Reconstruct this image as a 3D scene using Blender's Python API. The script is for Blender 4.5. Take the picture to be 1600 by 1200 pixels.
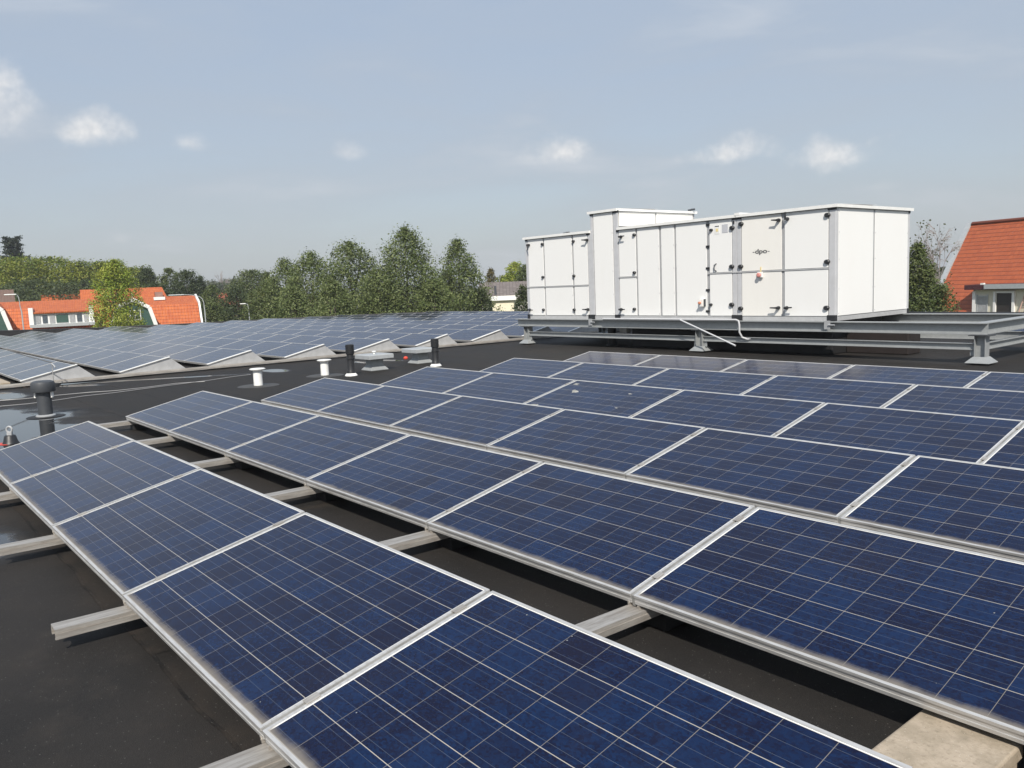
import bpy, math, random
import numpy as np
from mathutils import Vector, Matrix
from math import sin, cos, pi, radians, sqrt, atan2
S = bpy.context.scene
for o in list(bpy.data.objects): bpy.data.objects.remove(o)
COL = S.collection
random.seed(7)

# ------------------------------------------------------------------ camera
CAM = Vector((8.8148, -0.9365, 1.4081)); YAW, PITCH, ROLL, FPX = -0.8860, -0.1192, -0.0404, 1285.37
_f = Vector((cos(PITCH)*sin(YAW), cos(PITCH)*cos(YAW), sin(PITCH)))
_r = Vector((cos(YAW), -sin(YAW), 0)); _u = _r.cross(_f)
RR = _r*cos(ROLL)+_u*sin(ROLL); UU = -_r*sin(ROLL)+_u*cos(ROLL); FF = _f
cam = bpy.data.objects.new('camera', bpy.data.cameras.new('camera')); COL.objects.link(cam)
cam.data.sensor_width = 36; cam.data.lens = FPX/1600*36; cam.data.clip_end = 3000; cam.data.clip_start = 0.05
M = Matrix((RR, UU, -FF)).transposed().to_4x4(); M.translation = CAM; cam.matrix_world = M
S.camera = cam

# ------------------------------------------------------------------ light
SUN_AZ, SUN_EL = radians(131), radians(43.5)
S.view_settings.view_transform = 'Standard'; S.view_settings.look = 'None'
S.view_settings.exposure = 0.57; S.view_settings.gamma = 1
sun = bpy.data.objects.new('sun', bpy.data.lights.new('sun', 'SUN')); COL.objects.link(sun)
sun.data.energy = 3.6; sun.data.angle = radians(0.6); sun.data.color = (1, .94, .85)
sdir = Vector((sin(SUN_AZ)*cos(SUN_EL), cos(SUN_AZ)*cos(SUN_EL), sin(SUN_EL)))
sun.rotation_euler = sdir.to_track_quat('Z', 'Y').to_euler(); sun.location = (0, 0, 30)

class G:
    """small node graph helper"""
    def __init__(s, tree): s.t = tree; s.n = tree.nodes; s.l = tree.links
    def put(s, sock, v):
        if isinstance(v, bpy.types.NodeSocket): s.l.new(v, sock)
        elif v is not None:
            if sock.type == 'RGBA' and len(v) == 3: v = (*v, 1)
            sock.default_value = v
    def m(s, op, a, b=None, c=None, clamp=False):
        n = s.n.new('ShaderNodeMath'); n.operation = op; n.use_clamp = clamp
        for i, v in enumerate((a, b, c)):
            if v is not None: s.put(n.inputs[i], v)
        return n.outputs[0]
    def mul(s, a, b): return s.m('MULTIPLY', a, b)
    def add(s, a, b): return s.m('ADD', a, b)
    def sub(s, a, b): return s.m('SUBTRACT', a, b)
    def lt(s, a, b): return s.m('LESS_THAN', a, b)
    def mx(s, a, b): return s.m('MAXIMUM', a, b)
    def ss(s, v, a, b, lo=0., hi=1.):
        n = s.n.new('ShaderNodeMapRange'); n.interpolation_type = 'SMOOTHSTEP'
        for i, x in enumerate((v, a, b, lo, hi)): s.put(n.inputs[i], x)
        return n.outputs[0]
    def mix(s, f, a, b, mode='MIX'):
        n = s.n.new('ShaderNodeMix'); n.data_type = 'RGBA'; n.blend_type = mode
        s.put(n.inputs[0], f); s.put(n.inputs[6], a); s.put(n.inputs[7], b); return n.outputs[2]
    def noise(s, vec, scale, detail=3, rough=.5, dist=0., out=0):
        n = s.n.new('ShaderNodeTexNoise'); s.put(n.inputs['Vector'], vec)
        n.inputs['Scale'].default_value = scale; n.inputs['Detail'].default_value = detail
        n.inputs['Roughness'].default_value = rough; n.inputs['Distortion'].default_value = dist
        return n.outputs[out]
    def vor(s, vec, scale, feat='F1', out='Color'):
        n = s.n.new('ShaderNodeTexVoronoi'); n.feature = feat; s.put(n.inputs['Vector'], vec)
        n.inputs['Scale'].default_value = scale; return n.outputs[out]
    def sep(s, v):
        n = s.n.new('ShaderNodeSeparateXYZ'); s.put(n.inputs[0], v); return n.outputs
    def comb(s, x, y, z=0.):
        n = s.n.new('ShaderNodeCombineXYZ')
        for i, v in enumerate((x, y, z)): s.put(n.inputs[i], v)
        return n.outputs[0]
    def scale(s, v, k):
        n = s.n.new('ShaderNodeVectorMath'); n.operation = 'MULTIPLY'; s.put(n.inputs[0], v); s.put(n.inputs[1], k); return n.outputs[0]
    def coord(s, k='Object'): return s.n.new('ShaderNodeTexCoord').outputs[k]
    def pos(s): return s.n.new('ShaderNodeNewGeometry').outputs['Position']
    def bump(s, h, st=.3, d=.01):
        n = s.n.new('ShaderNodeBump'); n.inputs['Strength'].default_value = st; n.inputs['Distance'].default_value = d
        s.put(n.inputs['Height'], h); return n.outputs[0]

def mat(name, fn=None, col=(.5, .5, .5), rough=.6, metal=0., spec=.5, vary=0.):
    m = bpy.data.materials.new(name); m.use_nodes = True
    g = G(m.node_tree); b = g.n['Principled BSDF']; g.b = b
    b.inputs['Base Color'].default_value = (*col, 1); b.inputs['Roughness'].default_value = rough
    b.inputs['Metallic'].default_value = metal; b.inputs['Specular IOR Level'].default_value = spec
    if vary:
        n = g.noise(g.coord(), 6, 5, .65); c2 = tuple(c*(1-vary) for c in col)
        g.put(b.inputs['Base Color'], g.mix(g.ss(n, .35, .65), col, c2))
        g.put(b.inputs['Roughness'], g.add(rough-.08, g.mul(n, .16)))
    if fn: fn(g, b)
    return m

# world: sky texture with a thin milky veil and a few small fair weather clouds
w = bpy.data.worlds.new('World'); S.world = w; w.use_nodes = True
g = G(w.node_tree); bg = g.n['Background']; bg.inputs[1].default_value = 0.1
sky = g.n.new('ShaderNodeTexSky'); sky.sky_type = 'NISHITA'; sky.sun_disc = False
sky.sun_elevation = SUN_EL; sky.sun_rotation = SUN_AZ; sky.air_density = 1.0; sky.dust_density = 2.0; sky.ozone_density = 1.5
dv = g.coord('Generated'); dx, dy, dz = g.sep(dv)
el = g.m('ARCSINE', dz); az = g.m('ARCTAN2', dx, dy)
VEIL = g.mix(g.ss(el, .0, .55), (3.2, 3.42, 3.72), (3.15, 3.75, 4.6))
wisp = g.noise(g.comb(g.mul(az, 2.2), g.mul(el, 9.), 0.), 1.3, 6, .55, .4)
base = g.mix(g.ss(wisp, .3, .75, .68, .87), sky.outputs[0], VEIL)
base = g.mix(g.mul(g.ss(wisp, .52, .8), .35), base, (5.4, 5.6, 5.9))
# clouds: azimuth, elevation, half widths in radians, strength
CL = [(-1.4245, 0.1935, 0.047, 0.036, 0.8), (-1.3318, 0.1772, 0.0372, 0.0209, 0.8), (-1.2415, 0.1694, 0.0217, 0.0113, 0.4), (-1.0697, 0.1586, 0.025, 0.0103, 0.3), (-0.8145, 0.151, 0.0426, 0.0174, 0.75), (-0.6163, 0.1376, 0.05, 0.0168, 0.8), (-0.5104, 0.1239, 0.0481, 0.0195, 0.75), (-1.317, 0.0659, 0.0165, 0.0094, 0.25), (-0.4648, 0.0901, 0.0269, 0.008, 0.15)]
cn = g.noise(g.comb(az, el, 0.), 24, 3, .45)
cn2 = g.noise(g.comb(az, el, 3.), 120, 4, .55)
cm = None
for a, e, wa, we, st in CL:
    qx = g.mul(g.sub(az, a), 1/(wa*1.1)); qy0 = g.mul(g.sub(el, e), 1/(we*1.42))
    qy = g.mul(qy0, g.ss(qy0, -.3, .15, 1.8, 1.))
    d = g.m('SQRT', g.add(g.mul(qx, qx), g.mul(qy, qy)))
    v = g.add(g.sub(1.02, d), g.add(g.mul(g.sub(cn, .5), 2.), g.mul(g.sub(cn2, .5), .28)))
    v = g.mul(g.ss(v, .0, 1.25), min(1, st*1.05))
    cm = v if cm is None else g.mx(cm, v)
shade = g.mix(g.ss(cn2, .3, .7), (5.3, 5.3, 5.35), (6.2, 6.1, 6.0))
base = g.mix(cm, base, shade)
g.put(bg.inputs[0], base)

# ------------------------------------------------------------------ rays: real positions at a stated distance
ZR = -0.18
def ray(x, y): return ((x-800)/FPX)*RR + ((600-y)/FPX)*UU + FF
def atz(x, y, z=ZR): d = ray(x, y); return CAM + d*((z-CAM.z)/d.z)
def aty(x, y, Y): d = ray(x, y); return CAM + d*((Y-CAM.y)/d.y)
def atd(x, y, D): return CAM + ray(x, y)*D

# ------------------------------------------------------------------ mesh helpers
class MB:
    def __init__(s): s.v = []; s.f = []
    def poly(s, pts): n = len(s.v); s.v += [tuple(p) for p in pts]; s.f.append(tuple(range(n, n+len(pts)))); return s
    def box(s, x0, y0, z0, x1, y1, z1):
        n = len(s.v)
        s.v += [(x0,y0,z0),(x1,y0,z0),(x1,y1,z0),(x0,y1,z0),(x0,y0,z1),(x1,y0,z1),(x1,y1,z1),(x0,y1,z1)]
        s.f += [tuple(n+i for i in q) for q in ((0,3,2,1),(4,5,6,7),(0,1,5,4),(1,2,6,5),(2,3,7,6),(3,0,4,7))]; return s
    def obox(s, c, ax, ay, az, hx, hy, hz):
        n = len(s.v); c = Vector(c)
        for k in (-1, 1):
            for i, j in ((-1,-1),(1,-1),(1,1),(-1,1)): s.v.append(tuple(c+ax*hx*i+ay*hy*j+az*hz*k))
        s.f += [tuple(n+i for i in q) for q in ((0,3,2,1),(4,5,6,7),(0,1,5,4),(1,2,6,5),(2,3,7,6),(3,0,4,7))]; return s
    def prism(s, pts, d):
        """extrude the polygon pts by vector d"""
        d = Vector(d); n = len(s.v); k = len(pts)
        s.v += [tuple(p) for p in pts]+[tuple(Vector(p)+d) for p in pts]
        s.f.append(tuple(range(n+k-1, n-1, -1))); s.f.append(tuple(range(n+k, n+2*k)))
        for i in range(k): j = (i+1) % k; s.f.append((n+i, n+j, n+k+j, n+k+i))
        return s
    def tube(s, pts, r, seg=8, cap=True):
        pts = [Vector(p) for p in pts]; rs = r if isinstance(r, (list, tuple)) else [r]*len(pts)
        n = len(s.v); up = None
        for i, p in enumerate(pts):
            d = (pts[min(i+1, len(pts)-1)]-pts[max(i-1, 0)]).normalized()
            a = d.cross(Vector((0,0,1))) if abs(d.z) < .95 else d.cross(Vector((1,0,0)))
            if up is not None:
                a2 = up - d*up.dot(d)
                if a2.length > 1e-4: a = a2
            a.normalize(); up = a; b = d.cross(a)
            for k in range(seg):
                t = 2*pi*k/seg; s.v.append(tuple(p+(a*cos(t)+b*sin(t))*rs[i]))
        for i in range(len(pts)-1):
            for k in range(seg):
                k2 = (k+1) % seg; o = n+i*seg
                s.f.append((o+k, o+k2, o+seg+k2, o+seg+k))
        if cap:
            s.f.append(tuple(n+k for k in range(seg-1, -1, -1))); o = n+(len(pts)-1)*seg; s.f.append(tuple(o+k for k in range(seg)))
        return s
    def lathe(s, prof, seg=24, c=(0, 0, 0)):
        n = len(s.v)
        for r, z in prof:
            for k in range(seg): t = 2*pi*k/seg; s.v.append((c[0]+r*cos(t), c[1]+r*sin(t), c[2]+z))
        for i in range(len(prof)-1):
            for k in range(seg):
                k2 = (k+1) % seg; o = n+i*seg; s.f.append((o+k, o+k2, o+seg+k2, o+seg+k))
        s.f.append(tuple(n+k for k in range(seg-1, -1, -1))); o = n+(len(prof)-1)*seg; s.f.append(tuple(o+k for k in range(seg)))
        return s
    def build(s, name, m, parent=None, loc=(0,0,0), bevel=0, smooth=False):
        me = bpy.data.meshes.new(name); me.from_pydata(s.v, [], s.f); me.update()
        me.materials.append(m)
        o = bpy.data.objects.new(name, me); COL.objects.link(o); o.location = loc
        if parent: o.parent = parent
        if smooth:
            for p in me.polygons: p.use_smooth = True
            me.set_sharp_from_angle(angle=radians(35))
        if bevel:
            b = o.modifiers.new('bevel', 'BEVEL'); b.width = bevel; b.segments = 2; b.limit_method = 'ANGLE'; b.angle_limit = radians(40)
        return o

def tag(o, label=None, cat=None, group=None, kind=None):
    if label: o['label'] = label
    if cat: o['category'] = cat
    if group: o['group'] = group
    if kind: o['kind'] = kind
    return o
def thing(name, label, cat, loc=(0,0,0), group=None):
    o = bpy.data.objects.new(name, None); COL.objects.link(o); o.location = loc; o.empty_display_size = .2
    return tag(o, label, cat, group)
def copy_tree(o, parent=None):
    c = o.copy(); COL.objects.link(c); c.parent = parent
    for ch in list(o.children):
        copy_tree(ch, c)
    return c
ORD = ['first','second','third','fourth','fifth','sixth','seventh','eighth','ninth','tenth','eleventh','twelfth','thirteenth','fourteenth','fifteenth','sixteenth']

# ------------------------------------------------------------------ materials
W, H, PITCHX = 1.65, 0.99, 1.67
def f_glass(g, b, SILT=.8):
    uv = g.n.new('ShaderNodeUVMap').outputs[0]; u, v, _ = g.sep(uv)
    u = g.mul(u, W); v = g.mul(v, H)
    cp = .1612; cq = .1595; mu, mv = (W-10*cp)/2, (H-6*cq)/2
    cu = g.mul(g.sub(u, mu), 1/cp); cv = g.mul(g.sub(v, mv), 1/cq)
    fu = g.m('FRACT', cu); fv = g.m('FRACT', cv); iu = g.m('FLOOR', cu); iv = g.m('FLOOR', cv)
    du = g.m('ABSOLUTE', g.sub(fu, .5)); dvv = g.m('ABSOLUTE', g.sub(fv, .5))
    oi = g.n.new('ShaderNodeObjectInfo').outputs['Random']
    wn = g.n.new('ShaderNodeTexWhiteNoise'); g.put(wn.inputs['Vector'], g.comb(iu, iv, g.mul(oi, 77.)))
    cell = wn.outputs['Value']
    p = g.comb(g.add(u, g.mul(oi, 31.)), g.add(v, g.mul(cell, 7.)), 0.)
    cr = g.vor(g.scale(p, (1., 1.5, 1.)), 85); crs, _, _ = g.sep(cr)
    ns = g.noise(p, 14, 4, .6)
    cr2 = g.vor(g.scale(p, (1.3, 1., 1.)), 30); c2, _, _ = g.sep(cr2)
    t = g.add(g.add(g.mul(cell, .38), g.mul(crs, .42)), g.add(g.mul(ns, .42), g.mul(c2, .2)))
    col = g.mix(g.ss(t, .35, 1.1), (.0035, .0050, .0220), (.0040, .0165, .060))
    pr = g.noise(g.comb(g.mul(iu, .37), g.mul(iv, .37), g.mul(oi, 50.)), 2.2, 1)
    col = g.mix(g.ss(pr, .52, .72, 0., .45), col, (.0060, .0046, .0150))
    # busbars and gaps
    bb = g.m('ABSOLUTE', g.sub(g.m('FRACT', g.mul(fv, 3.)), .5))
    bus = g.lt(bb, .0125)
    col = g.mix(g.mul(bus, .6), col, (.095, .115, .15))
    gapv = g.m('GREATER_THAN', dvv, .5-.0088); gapu = g.m('GREATER_THAN', du, .5-.0066)
    col = g.mix(g.mul(gapu, .8), col, (.22, .205, .18)); col = g.mix(g.mul(gapv, .9), col, (.38, .36, .32))
    inside = g.mul(g.mul(g.m('GREATER_THAN', cu, 0.), g.lt(cu, 10.)), g.mul(g.m('GREATER_THAN', cv, 0.), g.lt(cv, 6.)))
    col = g.mix(inside, (.74, .74, .72), col)
    spk = g.mul(g.lt(g.vor(p, 16, out='Distance'), .045), g.m('GREATER_THAN', g.sep(g.vor(p, 16))[0], .93)); col = g.mix(g.mul(spk, .7), col, (.4, .4, .37))
    # dust film, streaks and the silt that collects along the low edge
    dn = g.noise(g.comb(g.add(u, g.mul(oi, 11.)), g.mul(v, .35), 0.), 7, 5, .65)
    silt = g.mul(g.ss(g.add(v, g.mul(g.sub(dn, .5), .05)), .014, .055, 1., 0.), SILT)
    dust = g.mx(silt, g.add(.004, g.mul(g.ss(dn, .4, .8), .018)))
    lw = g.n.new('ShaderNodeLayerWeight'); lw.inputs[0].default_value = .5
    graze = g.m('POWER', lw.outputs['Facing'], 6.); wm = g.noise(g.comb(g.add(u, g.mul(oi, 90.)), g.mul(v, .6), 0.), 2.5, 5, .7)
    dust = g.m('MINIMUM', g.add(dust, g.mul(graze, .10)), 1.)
    col = g.mix(dust, col, (.20, .18, .155))
    g.put(b.inputs['Base Color'], col)
    g.put(b.inputs['Roughness'], g.add(g.add(.07, g.mul(wm, .08)), g.mul(silt, .5)))
    b.inputs['IOR'].default_value = 1.27
    g.put(b.inputs['Normal'], g.bump(g.noise(g.comb(u, v, 0.), 900, 2), .05, .001))
GLASS = mat('solar_glass', f_glass); GLASSF = mat('solar_glass_far', lambda g, b: f_glass(g, b, .15))
def f_alu(g, b):
    c = g.coord(); n = g.noise(g.scale(c, (1., 6., 6.)), 9, 4, .6); n2 = g.noise(c, 40, 3)
    g.put(b.inputs['Base Color'], g.mix(g.ss(n, .35, .7), (.54, .54, .535), (.42, .41, .395)))
    g.put(b.inputs['Roughness'], g.add(.33, g.mul(n2, .2)))
ALU = mat('anodised_aluminium', f_alu, metal=.35); STRIP = mat('channel_aluminium', col=(.40, .40, .39), rough=.45, metal=.4, vary=.25)
def f_alud(g, b):
    c = g.coord(); n = g.noise(g.scale(c, (7., .7, 7.)), 5, 6, .7); n2 = g.noise(g.scale(c, (3., .25, 3.)), 26, 4, .65)
    col = g.mix(g.ss(n, .35, .68), (.50, .475, .44), (.30, .275, .245))
    col = g.mix(g.ss(n2, .55, .75, 0., .5), col, (.22, .2, .17))
    g.put(b.inputs['Base Color'], col)
    g.put(b.inputs['Roughness'], g.add(.42, g.mul(n, .25)))
ALUD = mat('weathered_aluminium', f_alud, metal=.55)
def f_galv(g, b):
    c = g.coord(); v, _, _ = g.sep(g.vor(c, 22)); n = g.noise(c, 3, 5, .6)
    col = g.mix(g.add(g.mul(v, .35), g.mul(n, .5)), (.28, .295, .30), (.38, .395, .395))
    g.put(b.inputs['Base Color'], col); g.put(b.inputs['Roughness'], g.add(.45, g.mul(n, .2)))
GALV = mat('galvanised_steel', f_galv, metal=.3)
def f_white(g, b):
    c = g.coord(); n = g.noise(g.scale(c, (1.5, 1.5, .35)), 4, 5, .6)
    g.put(b.inputs['Base Color'], g.mix(g.ss(n, .4, .9, 0., .25), (.80, .80, .785), (.74, .73, .70)))
WHITE = mat('white_coated_steel', f_white, rough=.42)
def f_cream(g, b):
    c = g.coord(); n = g.noise(g.scale(c, (1.5, 1.5, .35)), 4, 5, .6)
    g.put(b.inputs['Base Color'], g.mix(g.ss(n, .4, .8, 0., .4), (.79, .775, .735), (.74, .72, .67)))
CREAM = mat('cream_coated_steel', f_cream, rough=.42)
PROF = mat('aluminium_profile', col=(.58, .585, .60), rough=.4, metal=.15, vary=.08); SEAM = mat('seam_aluminium', col=(.36, .365, .375), rough=.45, vary=.1); BASEP = mat('base_aluminium', col=(.46, .465, .47), rough=.45, metal=.1, vary=.12)
BLACKP = mat('black_plastic', col=(.02, .021, .024), rough=.45, vary=.2)
GREYP = mat('dark_grey_plastic', col=(.055, .06, .068), rough=.5, vary=.15)
WHITEP = mat('white_plastic', col=(.78, .78, .76), rough=.4, vary=.08)
LEAD = mat('lead_sheet', col=(.42, .43, .44), rough=.45, vary=.2, metal=.2)
REDM = mat('red_plastic', col=(.55, .06, .035), rough=.5)
PINK = mat('pink_switch', col=(.62, .25, .22), rough=.5)
YEL = mat('yellow_label', col=(.75, .62, .3), rough=.6)
DROP = mat('dried_dropping', col=(.42, .41, .37), rough=.9, vary=.5)
GREYLBL = mat('silver_label', col=(.48, .49, .52), rough=.5)
INK = mat('black_ink', col=(.03, .03, .04), rough=.6)
WIRE = mat('cable_grey', col=(.26, .26, .26), rough=.4)
def f_roof(g, b):
    P = g.pos(); x, y, z = g.sep(P)
    nz = g.noise(P, .9, 6, .6); n2 = g.noise(P, 4, 5, .65); fine = g.noise(P, 260, 2, .7)
    wob = g.mul(g.sub(g.noise(P, 1.3, 3), .5), .1)
    col = g.mix(g.ss(nz, .3, .7), (.0130, .0120, .0112), (.0240, .0212, .0192))
    col = g.mix(g.ss(n2, .5, .75, 0., .55), col, (.036, .030, .025))
    # lapped sheets, about a metre wide, running along x
    yy = g.add(y, wob); fy = g.m('FRACT', yy); iy = g.m('FLOOR', yy)
    xx = g.add(g.add(g.mul(x, .2), g.mul(iy, .37)), g.mul(wob, .3)); fx = g.m('FRACT', xx)
    sheet = g.n.new('ShaderNodeTexWhiteNoise'); g.put(sheet.inputs['Vector'], g.comb(iy, g.m('FLOOR', xx), 0.))
    col = g.mix(g.mul(sheet.outputs['Value'], .32), col, (.012, .012, .0125))
    lap = g.mx(g.lt(fy, .018), g.lt(fx, .0035))
    col = g.mix(g.mul(lap, .9), col, (.003, .003, .003))
    bleed = g.mul(g.mx(g.ss(fy, .0, .13, 1., 0.), g.ss(fx, .0, .03, 1., 0.)), g.ss(n2, .4, .6, 0., .45))
    col = g.mix(bleed, col, (.040, .031, .024))
    # light mineral grains
    vd = g.vor(P, 75, out='Distance'); vc, _, _ = g.sep(g.vor(P, 75))
    gr = g.mul(g.lt(vd, .16), g.m('GREATER_THAN', vc, .82))
    col = g.mix(g.mul(gr, .6), col, (.20, .19, .18))
    col = g.mix(g.ss(fine, .5, .72, 0., .6), col, (.055, .050, .045))
    # standing water: places where the roof ponds
    dn = g.noise(P, 1.1, 5, .6); dn2 = g.noise(P, 5, 4, .6)
    wet = None
    for cx, cy, rx, ry, a in PUD:
        ex, ey = g.sub(x, cx), g.sub(y, cy)
        qx = g.mul(g.add(g.mul(ex, cos(a)), g.mul(ey, sin(a))), 1/rx); qy = g.mul(g.sub(g.mul(ey, cos(a)), g.mul(ex, sin(a))), 1/ry)
        v = g.sub(1., g.m('SQRT', g.add(g.mul(qx, qx), g.mul(qy, qy)))); wet = v if wet is None else g.mx(wet, v)
    wet = g.add(g.add(wet, g.mul(g.sub(dn, .5), 1.3)), g.mul(g.sub(dn2, .5), .25))
    water = g.ss(wet, .0, .16); damp = g.ss(wet, -.4, .05)
    col = g.mix(g.mul(damp, .5), col, (.016, .016, .017))
    col = g.mix(g.mul(g.mul(damp, g.sub(1., water)), g.ss(n2, .45, .6, 0., .5)), col, (.045, .04, .034))
    col = g.mix(water, col, (.014, .015, .016))
    g.put(b.inputs['Base Color'], col)
    ro = g.sub(g.add(.60, g.mul(nz, .2)), g.mul(damp, .2)); ro = g.add(g.mul(ro, g.sub(1., water)), g.mul(water, .03))
    g.put(b.inputs['Roughness'], ro)
    g.put(b.inputs['Specular IOR Level'], g.add(.2, g.mul(water, .4)))
    h = g.mul(g.add(g.mul(fine, .5), g.add(g.mul(n2, 1.2), g.mul(g.ss(fy, .0, .02), .8))), g.sub(1., water))
    g.put(b.inputs['Normal'], g.bump(h, .8, .007))
A = atz
_p = lambda x, y: (A(x, y).x, A(x, y).y)
PUD = [(-4.0, .35, 2.3, 1.15, 0), (*_p(12, 618), .7, .3, 0), (*_p(175, 596), 2.2, .16, pi/2-.5), (*_p(95, 603), .8, .2, .7), (2.3, -.45, .5, .34, 0), (*_p(430, 579), .45, .22, 0), (*_p(565, 566), .35, .15, 0), (*_p(605, 563), .5, .14, .3), (*_p(835, 512), 1., .3, 0)]
ROOF = mat('bitumen_roofing', f_roof)
BITU = mat('bitumen_flashing', col=(.016, .016, .017), rough=.6, vary=.25)
BROWNB = mat('brown_bitumen', col=(.018, .0125, .0115), rough=.75, vary=.2)
def f_slab(g, b):
    c = g.coord(); n = g.noise(c, 7, 6, .7); n2 = g.noise(c, 60, 4, .7); n3 = g.noise(c, 3, 4, .6)
    col = g.mix(g.ss(n, .35, .65), (.42, .35, .27), (.30, .25, .185))
    col = g.mix(g.ss(n2, .5, .75, 0., .6), col, (.19, .155, .11)); col = g.mix(g.ss(n3, .55, .7, 0., .45), col, (.13, .115, .08))
    sp = g.lt(g.vor(c, 70, out='Distance'), .1); col = g.mix(g.mul(sp, .5), col, (.6, .57, .5))
    g.put(b.inputs['Base Color'], col); g.put(b.inputs['Normal'], g.bump(n2, .5, .004))
SLAB = mat('concrete_paving', f_slab, rough=.9)
def tiles(name, c1, c2, dark, cw=.26, ch=.31, lines=.6, wave=.5):
    def fn(g, b):
        uv = g.n.new('ShaderNodeUVMap').outputs[0]; u, v, _ = g.sep(uv)      # metres
        n = g.noise(uv, .5, 4, .6)
        cu = g.mul(u, 1/cw); cv = g.mul(v, 1/ch)
        wn = g.n.new('ShaderNodeTexWhiteNoise'); g.put(wn.inputs['Vector'], g.comb(g.m('FLOOR', cu), g.m('FLOOR', cv), 0.))
        col = g.mix(g.add(g.mul(wn.outputs['Value'], .55), g.mul(n, .5)), c1, c2)
        blot = g.noise(uv, 2.2, 5, .7); col = g.mix(g.ss(blot, .58, .75, 0., .45), col, tuple(x*.55 for x in c1))
        fu = g.m('FRACT', cu); fv = g.m('FRACT', cv)
        lap = g.ss(fv, .0, .26, 1., 0.); seam = g.ss(g.m('ABSOLUTE', g.sub(fu, .5)), .38, .5)
        col = g.mix(g.mx(g.mul(lap, .8), g.mul(seam, lines)), col, dark)
        g.put(b.inputs['Base Color'], col)
        h = g.add(g.mul(g.m('SINE', g.mul(cu, 2*pi)), wave), g.mul(fv, -1.2))
        g.put(b.inputs['Normal'], g.bump(h, .6, .04))
    return mat(name, fn, rough=.7)
T_ORANGE = tiles('orange_roof_tiles', (.56, .155, .040), (.40, .085, .024), (.15, .03, .012))
T_RED = tiles('red_roof_tiles', (.37, .090, .030), (.28, .062, .022), (.085, .020, .010), cw=.24, ch=.30, lines=.04, wave=.1)
T_FAR = tiles('distant_red_tiles', (.36, .08, .045), (.30, .065, .035), (.16, .035, .02))
T_BROWN = tiles('grey_brown_roof_tiles', (.13, .105, .095), (.21, .18, .165), (.05, .04, .036), cw=.3, ch=.34)
T_DULL = tiles('dull_brown_tiles', (.18, .11, .08), (.14, .085, .065), (.08, .05, .035))
BRICK = mat('red_brick', col=(.30, .13, .08), rough=.85, vary=.25)
GREENW = mat('dark_green_boards', col=(.035, .085, .068), rough=.6, vary=.2)
WPAINT = mat('white_paint', col=(.78, .78, .76), rough=.5, vary=.06)
CREAMW = mat('cream_boards', col=(.66, .62, .5), rough=.6, vary=.08)
WALLW = mat('white_render_wall', col=(.74, .72, .66), rough=.8, vary=.08)
DRED = mat('dark_red_paint', col=(.22, .022, .03), rough=.5, vary=.15)
DDARK = mat('dark_opening', col=(.025, .02, .018), rough=.6)
ZINC = mat('zinc_trim', col=(.42, .44, .45), rough=.5, vary=.1, metal=.2)
GLAZ = mat('window_glass', col=(.10, .12, .14), rough=.08, vary=.3)
CURT = mat('curtained_glass', col=(.36, .37, .38), rough=.3, vary=.2)
WOOD = mat('ladder_wood', col=(.45, .30, .24), rough=.7)
GRASS = mat('grass_ground', lambda g, b: g.put(b.inputs['Base Color'], g.mix(g.noise(g.pos(), .08, 6, .6), (.05, .075, .03), (.09, .10, .05))), rough=.95)
BARK = mat('bark', col=(.10, .08, .06), rough=.9, vary=.4)
BIRCH = mat('pale_bark', col=(.34, .29, .25), rough=.85, vary=.3)
TWIG = mat('grey_twigs', col=(.26, .225, .215), rough=.9)
def leaf(name, c1, c2, c3):
    def fn(g, b):
        ri = g.n.new('ShaderNodeNewGeometry').outputs['Random Per Island']
        n = g.noise(g.coord(), .55, 3, .6)
        col = g.mix(g.ss(n, .38, .64), c1, c2); col = g.mix(g.ss(ri, .55, 1., 0., .8), col, c3)
        g.put(b.inputs['Base Color'], col); b.inputs['Roughness'].default_value = .55; b.inputs['Specular IOR Level'].default_value = .35
        tr = g.n.new('ShaderNodeBsdfTranslucent'); g.put(tr.inputs[0], g.mix(.5, col, (.12, .15, .03)))
        mx = g.n.new('ShaderNodeMixShader'); mx.inputs[0].default_value = .28
        out = [n_ for n_ in g.n if n_.type == 'OUTPUT_MATERIAL'][0]
        g.l.new(b.outputs[0], mx.inputs[1]); g.l.new(tr.outputs[0], mx.inputs[2]); g.l.new(mx.outputs[0], out.inputs[0])
    return mat(name, fn)
L_OLIVE = leaf('leaves_olive', (.088, .122, .036), (.135, .170, .060), (.22, .245, .10))
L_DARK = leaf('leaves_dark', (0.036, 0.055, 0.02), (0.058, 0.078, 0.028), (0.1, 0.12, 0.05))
L_MID = leaf('leaves_mid', (0.065, 0.095, 0.026), (0.1, 0.125, 0.038), (0.15, 0.165, 0.06))
L_YEL = leaf('leaves_yellow_green', (0.21, 0.29, 0.03), (0.31, 0.35, 0.05), (0.4, 0.39, 0.08))
L_HEDGE = leaf('leaves_hedge', (0.085, 0.135, 0.018), (0.2, 0.23, 0.026), (0.27, 0.26, 0.045))
L_PINE = leaf('needles_dark', (0.018, 0.029, 0.020), (0.026, 0.037, 0.026), (0.044, 0.055, 0.039))
L_FAR = leaf('leaves_far', (0.060, 0.075, 0.045), (0.085, 0.095, 0.055), (0.110, 0.120, 0.070))

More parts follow.
